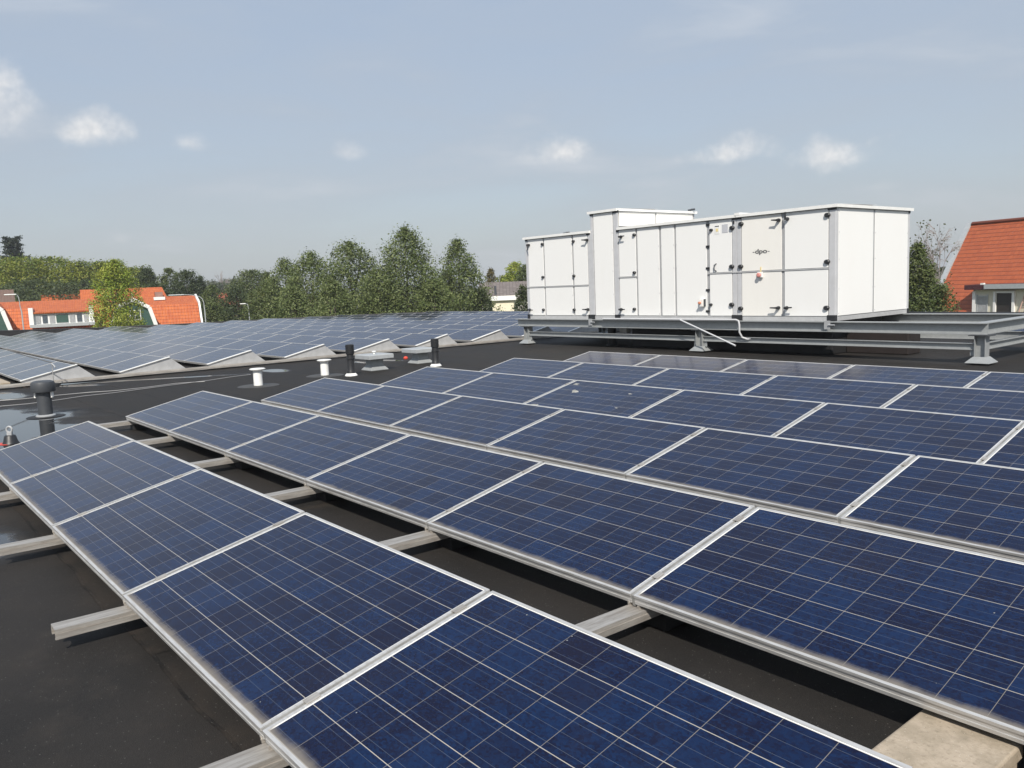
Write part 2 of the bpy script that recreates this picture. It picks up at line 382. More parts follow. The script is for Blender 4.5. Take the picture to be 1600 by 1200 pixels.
# ------------------------------------------------------------------ ground, roof and parapet
MB().poly([(-1500,-1500,-5),(1500,-1500,-5),(1500,1500,-5),(-1500,1500,-5)]).build('ground', GRASS)['kind'] = 'structure'
par = [(-45,-14),(-43.2,5.9),(-37.4,9.9),(-35.75,13.7),(-34.9,18.4),(-33.2,22),(-29.9,25.7),(-10,25.0),(15,23.0),(15,-14)]
rf = MB().prism([(x, y, -4.98) for x, y in par], (0, 0, 4.98+ZR)).build('flat_roof', ROOF); rf['kind'] = 'structure'
mb = MB()
for i in range(len(par)):
    p, q = Vector((*par[i], 0)), Vector((*par[(i+1) % len(par)], 0))
    d = (q-p).normalized(); n = Vector((-d.y, d.x, 0))
    if n.dot(Vector((-10, 8, 0))-p) > 0: n = -n
    mb.obox((p+q)/2+n*.14+Vector((0, 0, -2.1)), d, n, Vector((0,0,1)), (q-p).length/2+.13-.0007*i, .15, 2.2+.0015*i)
tag(mb.build('parapet', BITU, bevel=.02), 'dark bitumen covered parapet around the edge of the flat roof', 'parapet')

# ------------------------------------------------------------------ solar panels
def make_panel(th, near):
    root = thing('solar_panel', 'x', 'solar panel')
    fr = MB(); fw, ft = .013, .045
    def bar(x0, y0, x1, y1):                     # ribbed frame bar: top lip, recessed web, bottom lip
        fr.box(x0, y0, -.012, x1, y1, .0)
        ix, iy = (.0035, 0) if x1-x0 < y1-y0 else (0, .0035)
        fr.box(x0+ix, y0+iy, -.031, x1-ix, y1-iy, -.0121); fr.box(x0+ix*.2, y0+iy*.2, -ft, x1-ix*.2, y1-iy*.2, -.0311)
    if near:
        bar(0, 0, W, fw); bar(0, H-fw, W, H); bar(0, fw, fw, H-fw); bar(W-fw, fw, W, H-fw)
    else:
        for a in ((0,0,W,.008),(0,H-.007,W,H),(0,.008,fw,H-.007),(W-fw,.008,W,H-.007)): fr.box(a[0],a[1],-ft,a[2],a[3],0)
    fo = fr.build('frame', ALU, root)
    me = bpy.data.meshes.new('glass')
    z = -.0025
    me.from_pydata([(fw-.002,fw-.002,z),(W-fw+.002,fw-.002,z),(W-fw+.002,H-fw+.002,z),(fw-.002,H-fw+.002,z),
                    (fw-.002,fw-.002,z-.006),(W-fw+.002,fw-.002,z-.006),(W-fw+.002,H-fw+.002,z-.006),(fw-.002,H-fw+.002,z-.006)], [], [(0,1,2,3),(7,6,5,4)])
    uvl = me.uv_layers.new(name='UVMap')
    for lp in me.loops:
        c = me.vertices[lp.vertex_index].co; uvl.data[lp.index].uv = (c.x/W, c.y/H)
    me.materials.append(GLASS if near else GLASSF); me.materials.append(WHITEP); me.polygons[1].material_index = 1
    go = bpy.data.objects.new('glass', me); COL.objects.link(go); go.parent = root
    # support strip in the joint beside the panel and the clamps on it
    MB().box(W+.001, .004, -.06, W+.0185, H-.004, -.007).box(W+.001, .004, -.0069, W+.0045, H-.004, -.002).box(W+.015, .004, -.0069, W+.0185, H-.004, -.002).build('joint_strip', STRIP, root)
    if near:
        for y in (.16, .80):
            MB().box(W-.007, y, .0005, W+.027, y+.055, .0045).build('clamp', ALUD, root, bevel=.0015)
        c = MB().box(W-.03, .02, -.075, W+.05, .06, -.0455)
        c.box(W-.022, -.004, -.10, W-.014, .016, -.050); c.box(W+.034, -.004, -.10, W+.042, .016, -.050)
        c.lathe([(.008, 0), (.008, .012)], 6, (W-.018, .004, -.05))
        c.build('foot_bracket', ALUD, root)
        MB().box(W-.02, H-.05, -.30, W+.03, H-.03, -.0455).build('rear_post', ALUD, root)
    else:
        MB().box(W-.02, H-.05, -.22, W+.03, H-.03, -.0455).build('rear_post', ALUD, root)
    return root
TH1, TH2 = .2146, .2221
near_p = make_panel(TH1, True); far_p = make_panel(TH2, False)
X0 = [-0.3704, -1.9761, -1.9312, -1.8719, -1.8251, -1.7584]; NX = [6, 7, 6, 6, 6, 5]
ROWN = ['nearest row', 'second row', 'third row', 'fourth row', 'fifth row', 'sixth row by the white unit']
first = True
for k in range(6):
    for j in range(NX[k]):
        o = near_p if first else copy_tree(near_p); first = False
        o.location = (X0[k]+j*PITCHX, k*1.7125, 0); o.rotation_euler = (TH1-(0, 0, 0, 0, .012, .04)[k]+random.uniform(-.0012, .0012), random.uniform(-.0008, .0008), 0)
        extra = ' and bird droppings' if (k, j) == (3, 2) else ''
        o['label'] = f'{"smeared" if extra else "blue"} solar panel, near array, {ROWN[k]}, {ORD[j]} from its left end'
        o['group'] = 'solar panels of the near array'
        if (k, j) == (3, 2):
            for (u, v, r) in ((.12, .86, .035), (.33, .62, .04), (.18, .10, .04), (1.12, .72, .02), (.75, .04, .025), (.28, .66, .02), (1.3, .3, .014)):
                m = MB(); n = 11
                m.poly([(u+cos(2*pi*i/n)*r*1.6*random.uniform(.5, 1.2), v+sin(2*pi*i/n)*r*random.uniform(.5, 1.2), -.0015) for i in range(n)])
                m.build('dropping', DROP, o)
        if (k, j) == (5, 2):
            pass
NF = [16,16,16,16,16,15,15,15,15,14,14,13,12]
first = True
for k in range(13):
    for j in range(NF[k]):
        o = far_p if first else copy_tree(far_p); first = False
        o.location = (-9.6023+.0324*k-(j+1)*PITCHX+.02, 1.7695+k*1.8, -.0497); o.rotation_euler = (TH2+random.uniform(-.003, .003), random.uniform(-.002, .002), 0)
        o['label'] = f'grey-blue solar panel, far array, {ORD[k]} row from left, {ORD[j]} in from the end plate'
        o['group'] = 'solar panels of the far array'
for j in range(3):
    o = copy_tree(far_p); o.location = (1.2+j*PITCHX, 18.2, -.02); o.rotation_euler = (TH2, 0, 0)
    o['label'] = f'blue solar panel behind the steel frame at right, {["left", "middle", "right"][j]} one of three'; o['group'] = 'solar panels behind the steel frame'
# end plates of the far rows
ep = thing('end_plate', 'x', 'end plate', group='triangular end plates of the far array')
zb = -.085
MB().prism([(0, -.01, zb), (0, 1.36, zb), (0, H*cos(TH2)+.03, H*sin(TH2)-.005), (0, .0, -.012)], (.004, 0, 0)).build('plate', mat('plate_steel', col=(.48, .485, .49), rough=.4, metal=.25, vary=.12), ep)
m = MB(); m.obox((.0, H*cos(TH2)/2, H*sin(TH2)/2+.003), Vector((1,0,0)), Vector((0, cos(TH2), sin(TH2))), Vector((0, -sin(TH2), cos(TH2))), .036, H/2+.03, .007)
m.build('edge_trim', WHITEP, ep); tr_ = m
for k in range(13):
    o = ep if k == 0 else copy_tree(ep); o.location = (-9.6023+.0324*k+.03, 1.7695+k*1.8, -.0497)
    o['label'] = f'grey triangular end plate closing the {ORD[k]} row of the far array from the left'
# rails
def rail(x0, y0, x1, y1, z, label, group, m=ALUD, wd=.10, ht=.042):
    L = sqrt((x1-x0)**2+(y1-y0)**2)
    o = thing('mounting_rail', label, 'rail', (x0, y0, z), group); o.rotation_euler = (0, 0, atan2(y1-y0, x1-x0)-pi/2)
    h, t = wd/2, .004
    q = MB().box(-h, 0, -t, h, L, 0)
    q.box(-h, 0, -ht*.45, -h+t, L, -t); q.box(h-t, 0, -ht*.45, h, L, -t)
    q.box(-h-.004, 0, -ht, -h+t-.004, L, -ht*.45); q.box(h-t+.004, 0, -ht, h+.004, L, -ht*.45)
    q.box(-h-.004, 0, -ht-t, -h+.014, L, -ht); q.box(h-.014, 0, -ht-t, h+.004, L, -ht)
    q.build('channel', m, o)
    for i in range(6):
        y = .42+i*1.7125
        if y < L-.1 and y > .5: MB().lathe([(.011, .001), (.011, .010), (.004, .012)], 6, (.01, y-.62, 0)).build('bolt', LEAD, o)
        if y < L-.1: MB().box(-.09, y, -(z-ZR)+.002, .09, y+.2, -ht-t-.001).build('rubber_pad', BITU, o, bevel=.006)
    return o
for j in range(7):
    xs = -0.3704+PITCHX*j-.01; 
    y0 = -.31 if j > 0 else -.15
    xe = xs+.0455*6
    rail(xs+.02, y0, xe+.02, 9.75, -.062, f'weathered aluminium rail under the near array, {ORD[j+1]} from the left', 'mounting rails under the near array')
rail(-2.0, 1.36, -1.76, 9.75, -.062, 'weathered aluminium rail under the far left end of the near array, first from the left', 'mounting rails under the near array')
m = thing('mounting_rail', 'long light rail along the roof under the end plates of the far array', 'rail', (0, 0, 0))
q = MB(); q.prism([(-9.62, 1.2, -.15), (-9.44, 1.2, -.15), (-9.0, 25, -.15), (-9.18, 25, -.15)], (0, 0, .035)); q.prism([(-9.58, 1.2, -.1145), (-9.52, 1.2, -.1145), (-9.08, 25, -.1145), (-9.14, 25, -.1145)], (0, 0, .02))
q.build('channel', ALUD, m)
# ballast paving
def paver(x0, y0, x1, y1, label, zt=-.128, zb0=ZR+.003):
    m = MB(); m.box(x0, y0, zb0, x1, y1, zt); tag(m.build('paving_slab', SLAB, bevel=.008), label, 'paving slab', 'ballast paving slabs')
c0 = atz(1435, 1112, -.068); c1 = atz(1592, 1168, -.068)
paver(c0.x, c0.y-.60, c1.x, c0.y+.05, 'sandy concrete paving slab lying between the two nearest panel rows at right', -.068, -.122)
paver(c0.x+.01, c0.y-.59, c1.x-.012, c0.y+.04, 'lower sandy concrete slab beneath the slab between the two nearest panel rows', -.1235)
paver(-11.3, 1.35, -10.1, 1.65, 'sandy concrete slab beside the end of the leftmost far panel row', -.1)

# ------------------------------------------------------------------ roof vents and fittings
def P3(x, y): p = A(x, y); return (p.x, p.y, ZR)
t = thing('vent_pipe', 'dark grey round vent pipe with a wide cap standing in a puddle', 'vent pipe', P3(72, 651))
MB().lathe([(.25, .003), (.24, .008), (.12, .010), (.10, .011)], 28).build('flange', BITU, t, smooth=True)
MB().lathe([(.128, .005), (.128, .022), (.118, .03), (.098, .036)], 28).build('collar', LEAD, t, smooth=True)
MB().lathe([(.094, .0), (.094, .37)], 28).build('pipe', GREYP, t, smooth=True)
MB().lathe([(.11, .355), (.15, .36), (.155, .37), (.155, .47), (.145, .50), (.11, .515), (.02, .52)], 28).build('cap', GREYP, t, smooth=True)
dr = RR.copy(); dr.z = 0; dr.normalize(); dn_ = Vector((-dr.y, dr.x, 0))
for s_ in (-1, 1): MB().obox(dr*(.118*s_)+Vector((0, 0, .32)), dr, dn_, Vector((0,0,1)), .012, .02, .045).build('clip', WHITEP, t)
for (px, py, hh, lab) in ((404, 603, .315, 'left'), (508, 587, .315, 'right')):
    t = thing('vent_pipe', f'short white vent pipe with a flat disc cap, the {lab} one of two', 'vent pipe', P3(px, py), 'short white vent pipes')
    MB().lathe([(.36, .003), (.34, .008), (.09, .012), (.08, .013)], 28).build('flange', mat('worn_flashing', col=(.055, .053, .05), rough=.6, vary=.3), t, smooth=True)
    MB().lathe([(.080, .0), (.078, hh-.03)], 24).build('pipe', WHITEP, t, smooth=True)
    MB().lathe([(.085, hh-.035), (.13, hh-.028), (.14, hh-.01), (.12, hh), (.02, hh+.006)], 24).build('cap', WHITEP, t, smooth=True)
for (px, py, hh, lab) in ((549, 587, .60, 'beside the left grey roof cowl'), (681, 572, .57, 'beside the right grey roof cowl')):
    t = thing('flue_terminal', f'slim black ribbed flue terminal on a white collar, {lab}', 'flue', P3(px, py), 'black flue terminals')
    MB().lathe([(.12, .002), (.115, .02), (.085, .05), (.07, .055)], 24).build('collar', WHITEP, t, smooth=True)
    MB().lathe([(.085, .05), (.075, .10), (.068, .12), (.068, hh*.52), (.078, hh*.53), (.078, hh*.57), (.068, hh*.58), (.066, hh*.68), (.078, hh*.69), (.078, hh*.99), (.06, hh)], 20).build('pipe', BLACKP, t, smooth=True)
    f = MB()
    for i in range(5): f.lathe([(.086, hh*(.71+.055*i)), (.086, hh*(.735+.055*i))], 20)
    f.build('ring', BLACKP, t)
for (px, py, wd, hh, lab, kn) in ((586, 578, .46, .33, 'left', 1), (657, 567, .46, .33, 'right', 0)):
    p = P3(px, py)
    t = thing('roof_cowl', f'grey square roof vent cowl with a flat overhanging lid, the {lab} one', 'roof vent', p, 'square roof cowls')
    def ring(pr):
        m = MB()
        n0 = len(m.v)
        for r, z in pr: m.v += [(-r,-r,z),(r,-r,z),(r,r,z),(-r,r,z)]
        for i in range(len(pr)-1):
            for k in range(4): m.f.append((4*i+k, 4*i+(k+1)%4, 4*i+4+(k+1)%4, 4*i+4+k))
        m.f.append((3,2,1,0)); e = 4*(len(pr)-1); m.f.append((e, e+1, e+2, e+3)); return m
    ring([(.20, .002), (.20, .018), (.13, .10), (.125, .24)]).build('base', GALV, t, bevel=.004)
    ring([(.28, .236), (.285, .24), (.285, .315), (.27, .325)]).build('lid', ZINC, t, bevel=.004)
    if kn: MB().lathe([(.02, .325), (.02, .36), (.045, .37), (.045, .385), (.01, .39)], 14).build('knob', WHITEP, t, smooth=True)
t = thing('anchor_eye', 'bright steel anchor eye on a black cone with red base at far left', 'anchor eye', P3(17, 693))
MB().lathe([(.09, .003), (.075, .03), (.062, .085), (.05, .10)], 20).build('cone', BLACKP, t, smooth=True)
MB().lathe([(.115, .002), (.105, .006)], 20, (-.03, -.02, 0)).build('base', REDM, t)
tor = [dr*(.032*cos(a))+Vector((0, 0, .165+.034*sin(a))) for a in [2*pi*i/20 for i in range(21)]]
MB().tube(tor, .011, 8, False).build('ring', LEAD, t, smooth=True)
MB().obox((0, 0, .115), dr, dn_, Vector((0,0,1)), .028, .014, .018).build('shank', LEAD, t)
p = A(634, 561); tag(MB().lathe([(.05, .002), (.055, .03), (.03, .06), (.01, .065)], 12, (p.x, p.y, ZR)).build('roof_marker', REDM, smooth=True), 'small red round marker on the roof left of the right grey cowl', 'marker')
def cable(name, label, pts, r=.006, m=WIRE, cat='cable'):
    o = MB().tube(pts, r, 6).build(name, m, smooth=True); return tag(o, label, cat)
def onroof(L, dz=.012): return [Vector((A(x, y).x, A(x, y).y, ZR+dz)) for x, y in L]
cable('cable', 'thin light cable on the roof in front of the far array, the upper of two', onroof([(-20, 628), (0, 627), (40, 624), (86, 619), (140, 614), (180, 611.5), (230, 606), (275, 600), (320, 597)]), .007)
cable('cable', 'thin light cable on the roof in front of the far array, the lower of two', onroof([(-20, 638), (0, 636), (45, 632), (84, 627), (130, 620), (180, 614.5), (250, 605), (325, 595.5), (360, 590), (392, 586)]), .007)
pc = Vector(P3(76, 592)); 
pc = atd(74, 588, 13.0); base_ = Vector((-9.2, 2.25, ZR))
t = thing('lightning_rod', 'thin air terminal wire standing at the end of the leftmost far row', 'lightning rod', base_)
MB().tube([(0, 0, 0), (.01, 0, .2), (-.015, .01, .36), (0, 0, .47)], .008, 6).build('rod', WIRE, t)
MB().tube([(-.0, 0, .44), (.05, .03, .40), (.09, .04, .36)], .012, 6).build('clamp', LEAD, t)
MB().lathe([(.10, .002), (.09, .05), (.02, .06)], 16).build('foot', BITU, t)
tip = base_+Vector((0, 0, .46)); far_ = atd(-15, 538, 16)
cable('cable', 'thin dark lightning wire sagging to the left above the far panels', [tip, tip.lerp(far_, .35)-Vector((0,0,.015)), tip.lerp(far_, .7)-Vector((0,0,.012)), far_], .010, GREYP)

# ------------------------------------------------------------------ steel support frame
FY = 13.45
def ibeam_x(m, x0, x1, y, z0, z1, fw=.10, t=.014):
    m.box(x0, y-fw, z0, x1, y+fw, z0+t); m.box(x0, y-fw, z1-t, x1, y+fw, z1); m.box(x0, y-.008, z0+t, x1, y+.008, z1-t)
def ibeam_y(m, y0, y1, x, z0, z1, fw=.10, t=.014):
    m.box(x-fw, y0, z0, x+fw, y1, z0+t); m.box(x-fw, y0, z1-t, x+fw, y1, z1); m.box(x-.008, y0, z0+t, x+.008, y1, z1-t)
t = thing('support_frame', 'galvanised steel beam frame on flared feet carrying the white air unit', 'steel frame', (0, 0, 0))
BY = 16.3
m = MB(); ibeam_x(m, -8.43, 3.42, FY, .31, .50); m.build('beam', GALV, t)
m = MB(); ibeam_x(m, -8.43, 7.5, BY, .312, .498); m.build('beam', GALV, t)
m = MB(); ibeam_y(m, FY+.101, BY-.101, 3.32, .309, .501); m.build('beam', GALV, t)
m = MB(); ibeam_y(m, FY+.101, BY-.101, -7.6, .309, .501); m.build('beam', GALV, t)
m = MB(); ibeam_y(m, FY+.101, BY-.101, -2.3, .309, .501); m.build('beam', GALV, t)
m = MB(); ibeam_x(m, -7.93, -2.39, FY, .055, .165, .05, .01); m.build('lower_beam', GALV, t)
m = MB(); ibeam_x(m, -2.21, 3.24, FY, .055, .165, .05, .01); m.build('lower_beam', GALV, t)
m = MB(); ibeam_y(m, FY+.06, BY-.06, 3.32, .055, .165, .05, .01); m.build('lower_beam', GALV, t)
m = MB(); ibeam_x(m, -7.93, 7.5, BY, .0, .165, .05, .01); m.build('lower_beam', GALV, t)
for yy in (FY, BY):
    for xx in (3.33, -2.30, -8.02):
        g_ = MB().box(xx-.085, yy-.085, ZR+.10, xx-.077, yy+.085, .29); g_.box(xx+.077, yy-.085, ZR+.10, xx+.085, yy+.085, .29); g_.box(xx-.077, yy-.005, ZR+.10, xx+.077, yy+.005, .29)
        lg = g_.build('leg', GALV, t)
        MB().box(xx-.17, yy-.12, .29, xx+.17, yy+.12, .304).build('head_plate', GREYP, lg)
        f = MB(); n = 0
        pr = [(.185, ZR+.03), (.185, ZR+.036), (.095, ZR+.13), (.087, ZR+.13)]
        for r, z in pr: f.v += [(xx-r, yy-r, z), (xx+r, yy-r, z), (xx+r, yy+r, z), (xx-r, yy+r, z)]
        for i in range(3):
            for k in range(4): f.f.append((4*i+k, 4*i+(k+1) % 4, 4*i+4+(k+1) % 4, 4*i+4+k))
        f.f.append((3, 2, 1, 0))
        f.build('foot', GALV, lg); MB().box(xx-.11, yy-.11, ZR, xx+.11, yy+.11, ZR+.03).build('foot_pad', BITU, lg)
        if yy == FY and xx < 3:
            MB().box(xx-.17, yy-.02, ZR+.12, xx-.087, yy-.012, ZR+.24).build('bracket', GALV, lg); MB().box(xx+.087, yy-.02, ZR+.12, xx+.17, yy-.012, ZR+.24).build('bracket', GALV, lg)
        elif yy == FY: MB().box(xx-.17, yy-.02, ZR+.14, xx-.087, yy-.012, ZR+.26).build('bracket', GALV, lg)
for px in (922, 1292):
    p = aty(px, 505, 13.33); m = MB().box(p.x-.06, 13.335, .36, p.x+.06, 13.345, .52); m.tube([(p.x+.03, 13.32, .44), (p.x+.16, 13.32, .44)], .014, 6); m.build('clamp_plate', LEAD, t)
# curb, enlarged to black out the shaded gap, and ducts beneath the unit
tag(MB().box(-4.75, 13.95, ZR+.004, .45, 15.9, .495).build('dark_fill_curb', BITU, bevel=.02), 'black bitumen covered curb enlarged to fill the dark gap beneath the white unit', 'roof curb')
tag(MB().box(.46, 14.45, ZR+.004, aty(1431, 525, 14.75).x, 14.95, .295).build('duct_box', BROWNB, bevel=.015), 'dark brown box beneath the steel beams right of the white unit', 'duct box')
t2 = thing('duct_post', 'black round duct under the left part of the white unit', 'duct', (-5.55, 14.1, ZR))
MB().lathe([(.15, 0), (.14, .03), (.11, .05), (.11, .47), (.16, .475), (.16, .5), (.1, .505), (.1, .68)], 20).build('pipe', BLACKP, t2, smooth=True)
tag(MB().box(-5.35, 14.15, ZR+.3, -5.1, 14.3, ZR+.46).build('junction_box', WHITEP, bevel=.01), 'small white junction box beneath the tall white tower', 'junction box')
p = aty(1063, 500, 13.2); q_ = aty(1149, 540, 12.9)
tag(MB().tube([p, q_], .018, 8).build('metal_rod', PROF), 'thin bare metal rod sloping down in front of the steel beam', 'rod')
p = aty(950, 498, 13.31)
pts = [Vector((aty(942, 499, 13.31).x, 13.31, .525)), Vector((aty(1150, 499, 13.31).x, 13.31, .525))]
e = pts[-1]; pts += [e+Vector((.06, 0, -.02)), e+Vector((.08, 0, -.10)), e+Vector((.08, 0, -.25)), e+Vector((.11, .05, -.36)), e+Vector((.20, .1, -.40)), e+Vector((.27, .12, -.385))]
tag(MB().tube(pts, .020, 8).build('drain_pipe', PROF, smooth=True), 'light grey pipe along the foot of the white unit bending down at its end', 'pipe')

# ------------------------------------------------------------------ air handling unit
U = thing('air_handling_unit', 'long white air handling unit with a taller tower, standing on a steel frame', 'ventilation unit', (0, 0, 0))
Y0, Y1, ZB, ZT, ZTT = 13.5, 16.42, .585, 2.615, 3.06
XL, XR = -8.06, .75
def casing(name, x0, x1, z1, y1=Y1): return MB().box(x0, Y0+.012, ZB, x1, y1, z1).build(name, SEAM, U)
casing('casing', XL+.01, -5.62, ZT); casing('tower_casing', -5.61, -4.76, ZTT); casing('casing', -4.75, XR-.012, ZT)
for x0, x1 in ((XL, -5.625), (-5.615, XR)):
    MB().box(x0, Y0+.002, .502, x1, Y1+.01, ZB-.001).build('base_profile', BASEP, U)
def face(name, x0, x1, z0, z1, m=WHITE): return MB().box(x0, Y0-.006, z0, x1, Y0+.0125, z1).build(name, m, U, bevel=.004)
ZC = ZB+.012; ZD = ZT-.03
def hinge(par_, px, py, big=1.):
    p = aty(px, py, Y0); m = MB(); s = .055*big
    m.lathe([(s*.75, 0), (s*.72, .03), (s*.5, .045)], 14)
    o = m.build('hinge', BLACKP, par_, smooth=True); o.location = (p.x, Y0-.006, p.z); o.rotation_euler = (pi/2, 0, 0); o.scale = (1.15, .85, 1)
def handle(par_, px, py, tx, ty):
    p = aty(px, py, Y0-.04); q = aty(tx, ty, Y0-.10)
    m = MB(); m.lathe([(.034, 0), (.034, .04), (.024, .06), (.022, .1)], 12)
    o = m.build('handle', BLACKP, par_, smooth=True); o.location = (p.x, Y0-.006, p.z); o.rotation_euler = (pi/2, 0, 0)
    v = Vector((q.x-p.x, q.z-p.z, .0)); h = MB().tube([(0, 0, .09), (v.x, v.y, .095)], [.018, .012], 8); h2 = h.build('lever', BLACKP, o)
# front leaves: (name, x0, x1, material, split height)
D = {}
def leafp(key, name, x0, x1, split, m=WHITE, z1=ZD):
    if split:
        D[key] = face(name, x0, x1, split+.016, z1, m); D[key+'_'] = face('side_panel', x0, x1, ZC, split-.012, m)
    else: D[key] = face(name, x0, x1, ZC, z1, m)
S1, S2 = 1.335, 1.49
leafp('A', 'door', -7.95, -7.365, S1); leafp('B', 'side_panel', -7.31, -6.285, S1); leafp('C', 'door', -6.225, -5.735, S1)
leafp('T', 'side_panel', -5.50, -4.875, None, z1=ZTT-.03)
leafp('D', 'door', -4.68, -4.16, S2); leafp('E', 'side_panel', -4.105, -3.465, None); leafp('F', 'side_panel', -3.40, -3.035, None); leafp('G', 'side_panel', -2.98, -2.165, None)
leafp('H', 'door', -2.085, -1.53, S2); leafp('I', 'door', -1.285, -.375, S2, CREAM); leafp('J', 'door', -.305, .605, S2)
for x0, x1 in ((XL, XL+.10), (-5.72, -5.53), (-4.855, -4.70), (.622, XR)):
    MB().box(x0, Y0-.004, ZB-.0, x1, Y0+.0118, (ZTT if x1 in (-5.53, -4.70) and x0 != -5.72 else ZT)-.002).build('corner_profile', PROF, U, bevel=.006)
MB().box(-5.605, Y0-.0045, ZT, -5.53, Y0+.0118, ZTT-.002).build('corner_profile', PROF, U, bevel=.006)
for x0, x1 in ((-1.515, -1.412), (-1.404, -1.30)): MB().box(x0, Y0-.0043, ZB, x1, Y0+.0118, ZT-.002).build('corner_profile', PROF, U, bevel=.006)
for x0, x1, z in ((-8.05, -5.725, S1), (-4.70, -4.13, S2), (-2.13, .62, S2)):
    MB().box(x0, Y0-.018, z-.012, x1, Y0-.0065, z+.012).build('trim_strip', BASEP, U)
# right end face
for y0, y1 in ((Y0+.10, 14.90), (14.96, Y1-.09)):
    MB().box(XR-.012, y0, ZC, XR+.006, y1, ZD).build('end_panel', WHITE, U, bevel=.004)
MB().box(XR-.0117, Y0-.003, ZB, XR+.004, Y0+.095, ZT-.002).build('corner_profile', PROF, U, bevel=.005); MB().box(XR-.0117, Y1-.085, ZB, XR+.004, Y1, ZT-.002).build('corner_profile', PROF, U, bevel=.005)
MB().box(XR-.0117, 14.907, ZB, XR+.002, 14.953, ZT-.002).build('seam_profile', SEAM, U)
m = MB()
for z in (ZC+.05, 1.1, 1.65, 2.15, ZD-.05):
    for y in (Y0+.115, 14.885, 14.975, Y1-.105): m.box(XR+.0062, y-.008, z-.01, XR+.012, y+.008, z+.01)
m.build('rivet', PROF, U)
m = MB()
for x in (-5.49, -4.885, -4.10, -3.475, -3.39, -3.045, -2.97, -7.30, -6.295):
    for z in (ZC+.04, 1.1, 1.65, 2.15, ZD-.04): m.box(x-.008, Y0-.011, z-.012, x+.008, Y0-.0062, z+.012)
m.build('rivet', PROF, U)
# tower east face
for y0, y1 in ((Y0+.09, 14.88), (14.93, Y1-.09)): MB().box(-4.7605, y0, ZT+.08, -4.742, y1, ZTT-.03).build('tower_panel', CREAM, U, bevel=.004)
# roof caps with overhang
def cap(x0, x1, y0, y1, z, o=.055, name='roof_cap'):
    m = MB(); m.box(x0-o, y0-o, z, x1+o, y1+o, z+.028); m.box(x0-o, y0-o-.0012, z-.03, x1+o, y0-o+.004, z+.0285); m.box(x1+o-.004, y0-o+.005, z-.03, x1+o+.0012, y1+o, z+.0285)
    m.prism([(x0-o+.01, y0-o+.01, z+.028), (x1+o-.01, y0-o+.01, z+.028), (x1+o-.01, (y0+y1)/2, z+.05), (x0-o+.01, (y0+y1)/2, z+.05)], (0, 0, .002))
    return m.build(name, WPAINT, U)
cap(XL, -5.68, Y0, Y1, ZT+.012); cap(-5.61, -4.76, Y0, Y1, ZTT+.012); cap(-4.645, -1.47, Y0, Y1, ZT+.012); cap(-1.34, XR, Y0, Y1, ZT+.012)
MB().box(-1.42, Y0-.06, ZT+.02, -1.30, Y1+.06, ZT+.072).build('roof_joint', WPAINT, U)
MB().box(-6.9, 14.2, ZT+.042, -6.45, 14.6, ZT+.085).build('roof_hatch', CREAM, U)
def knob(x, y, z):
    m = MB().box(x-.03, y-.03, z, x+.03, y+.03, z+.05); m.box(x+.05, y-.02, z+.01, x+.17, y+.02, z+.06); m.build('lifting_lug', GREYP, U, bevel=.005)
knob(-6.95, 13.9, ZT+.045); knob(-4.82, 16.3, ZTT+.05); knob(-4.3, 16.3, ZT+.05)
# black corner blocks
for x0, x1, z, s in ((XL-.01, XL+.08, ZT, 1), (-5.76, -5.63, ZT, 1), (-5.625, -5.53, ZTT, 1), (-4.86, -4.69, ZTT, 1), (-4.76, -4.67, ZT, 1), (-1.52, -1.30, ZT, 1), (.59, XR+.012, ZT, 1)):
    MB().box(x0, Y0-.012, z-.062, x1, Y0+.03, z-.004).build('corner_block', BLACKP, U, bevel=.008)
for x0, x1 in ((XL-.012, XL+.09), (-5.76, -5.53), (-4.86, -4.69), (-1.54, -1.28), (.59, XR+.014)):
    MB().box(x0, Y0-.014, .504, x1, Y0+.06, ZB+.03).build('corner_block', BLACKP, U, bevel=.008)
MB().box(XR-.06, Y1-.07, ZT-.062, XR+.012, Y1+.012, ZT-.004).build('corner_block', BLACKP, U, bevel=.008)
MB().box(XR-.06, Y1-.07, .504, XR+.012, Y1+.012, ZB+.02).build('corner_block', BLACKP, U, bevel=.008)
for k_, l in {'A': [(848, 381.5), (849, 433)], 'A_': [(850, 484)], 'C': [(896.5, 377), (897.5, 431)], 'C_': [(898, 484)], 'D': [(991.5, 367), (992, 426)], 'D_': [(992, 483)]}.items():
    for a in l: hinge(D[k_], *a)
for k_, l in {'H': [(1112, 359.5)], 'H_': [(1111.5, 476)]}.items():
    for a in l: hinge(D[k_], *a, .85)
for k_, l in {'H': [(1144.5, 356), (1144, 416.5)], 'H_': [(1144, 476)], 'I': [(1158.5, 350), (1158, 416.5)], 'I_': [(1158, 482)], 'J': [(1293.5, 336), (1293, 409)], 'J_': [(1292, 481)]}.items():
    for a in l: hinge(D[k_], *a, 1.25)
handle(D['A'], 825.5, 383, 825, 391); handle(D['A_'], 827, 484, 832, 484.5); handle(D['C'], 916.5, 375, 908.5, 375); handle(D['C_'], 918, 483.5, 910, 483.5)
handle(D['D'], 969.5, 370, 975, 368.5); handle(D['D_'], 970, 483.5, 976, 483.5); handle(D['I'], 1216, 344, 1205, 344); handle(D['I_'], 1215.5, 481, 1203, 481)
handle(D['J'], 1229.5, 342, 1227, 331); handle(D['J_'], 1228.5, 481, 1237, 480.5)
m = MB()
for py in (351, 385, 419, 453, 486): p = aty(1106.5, py, Y0); m.box(p.x-.045, Y0-.02, p.z-.02, p.x+.045, Y0-.004, p.z+.02)
m.build('latch_strip', BLACKP, U)
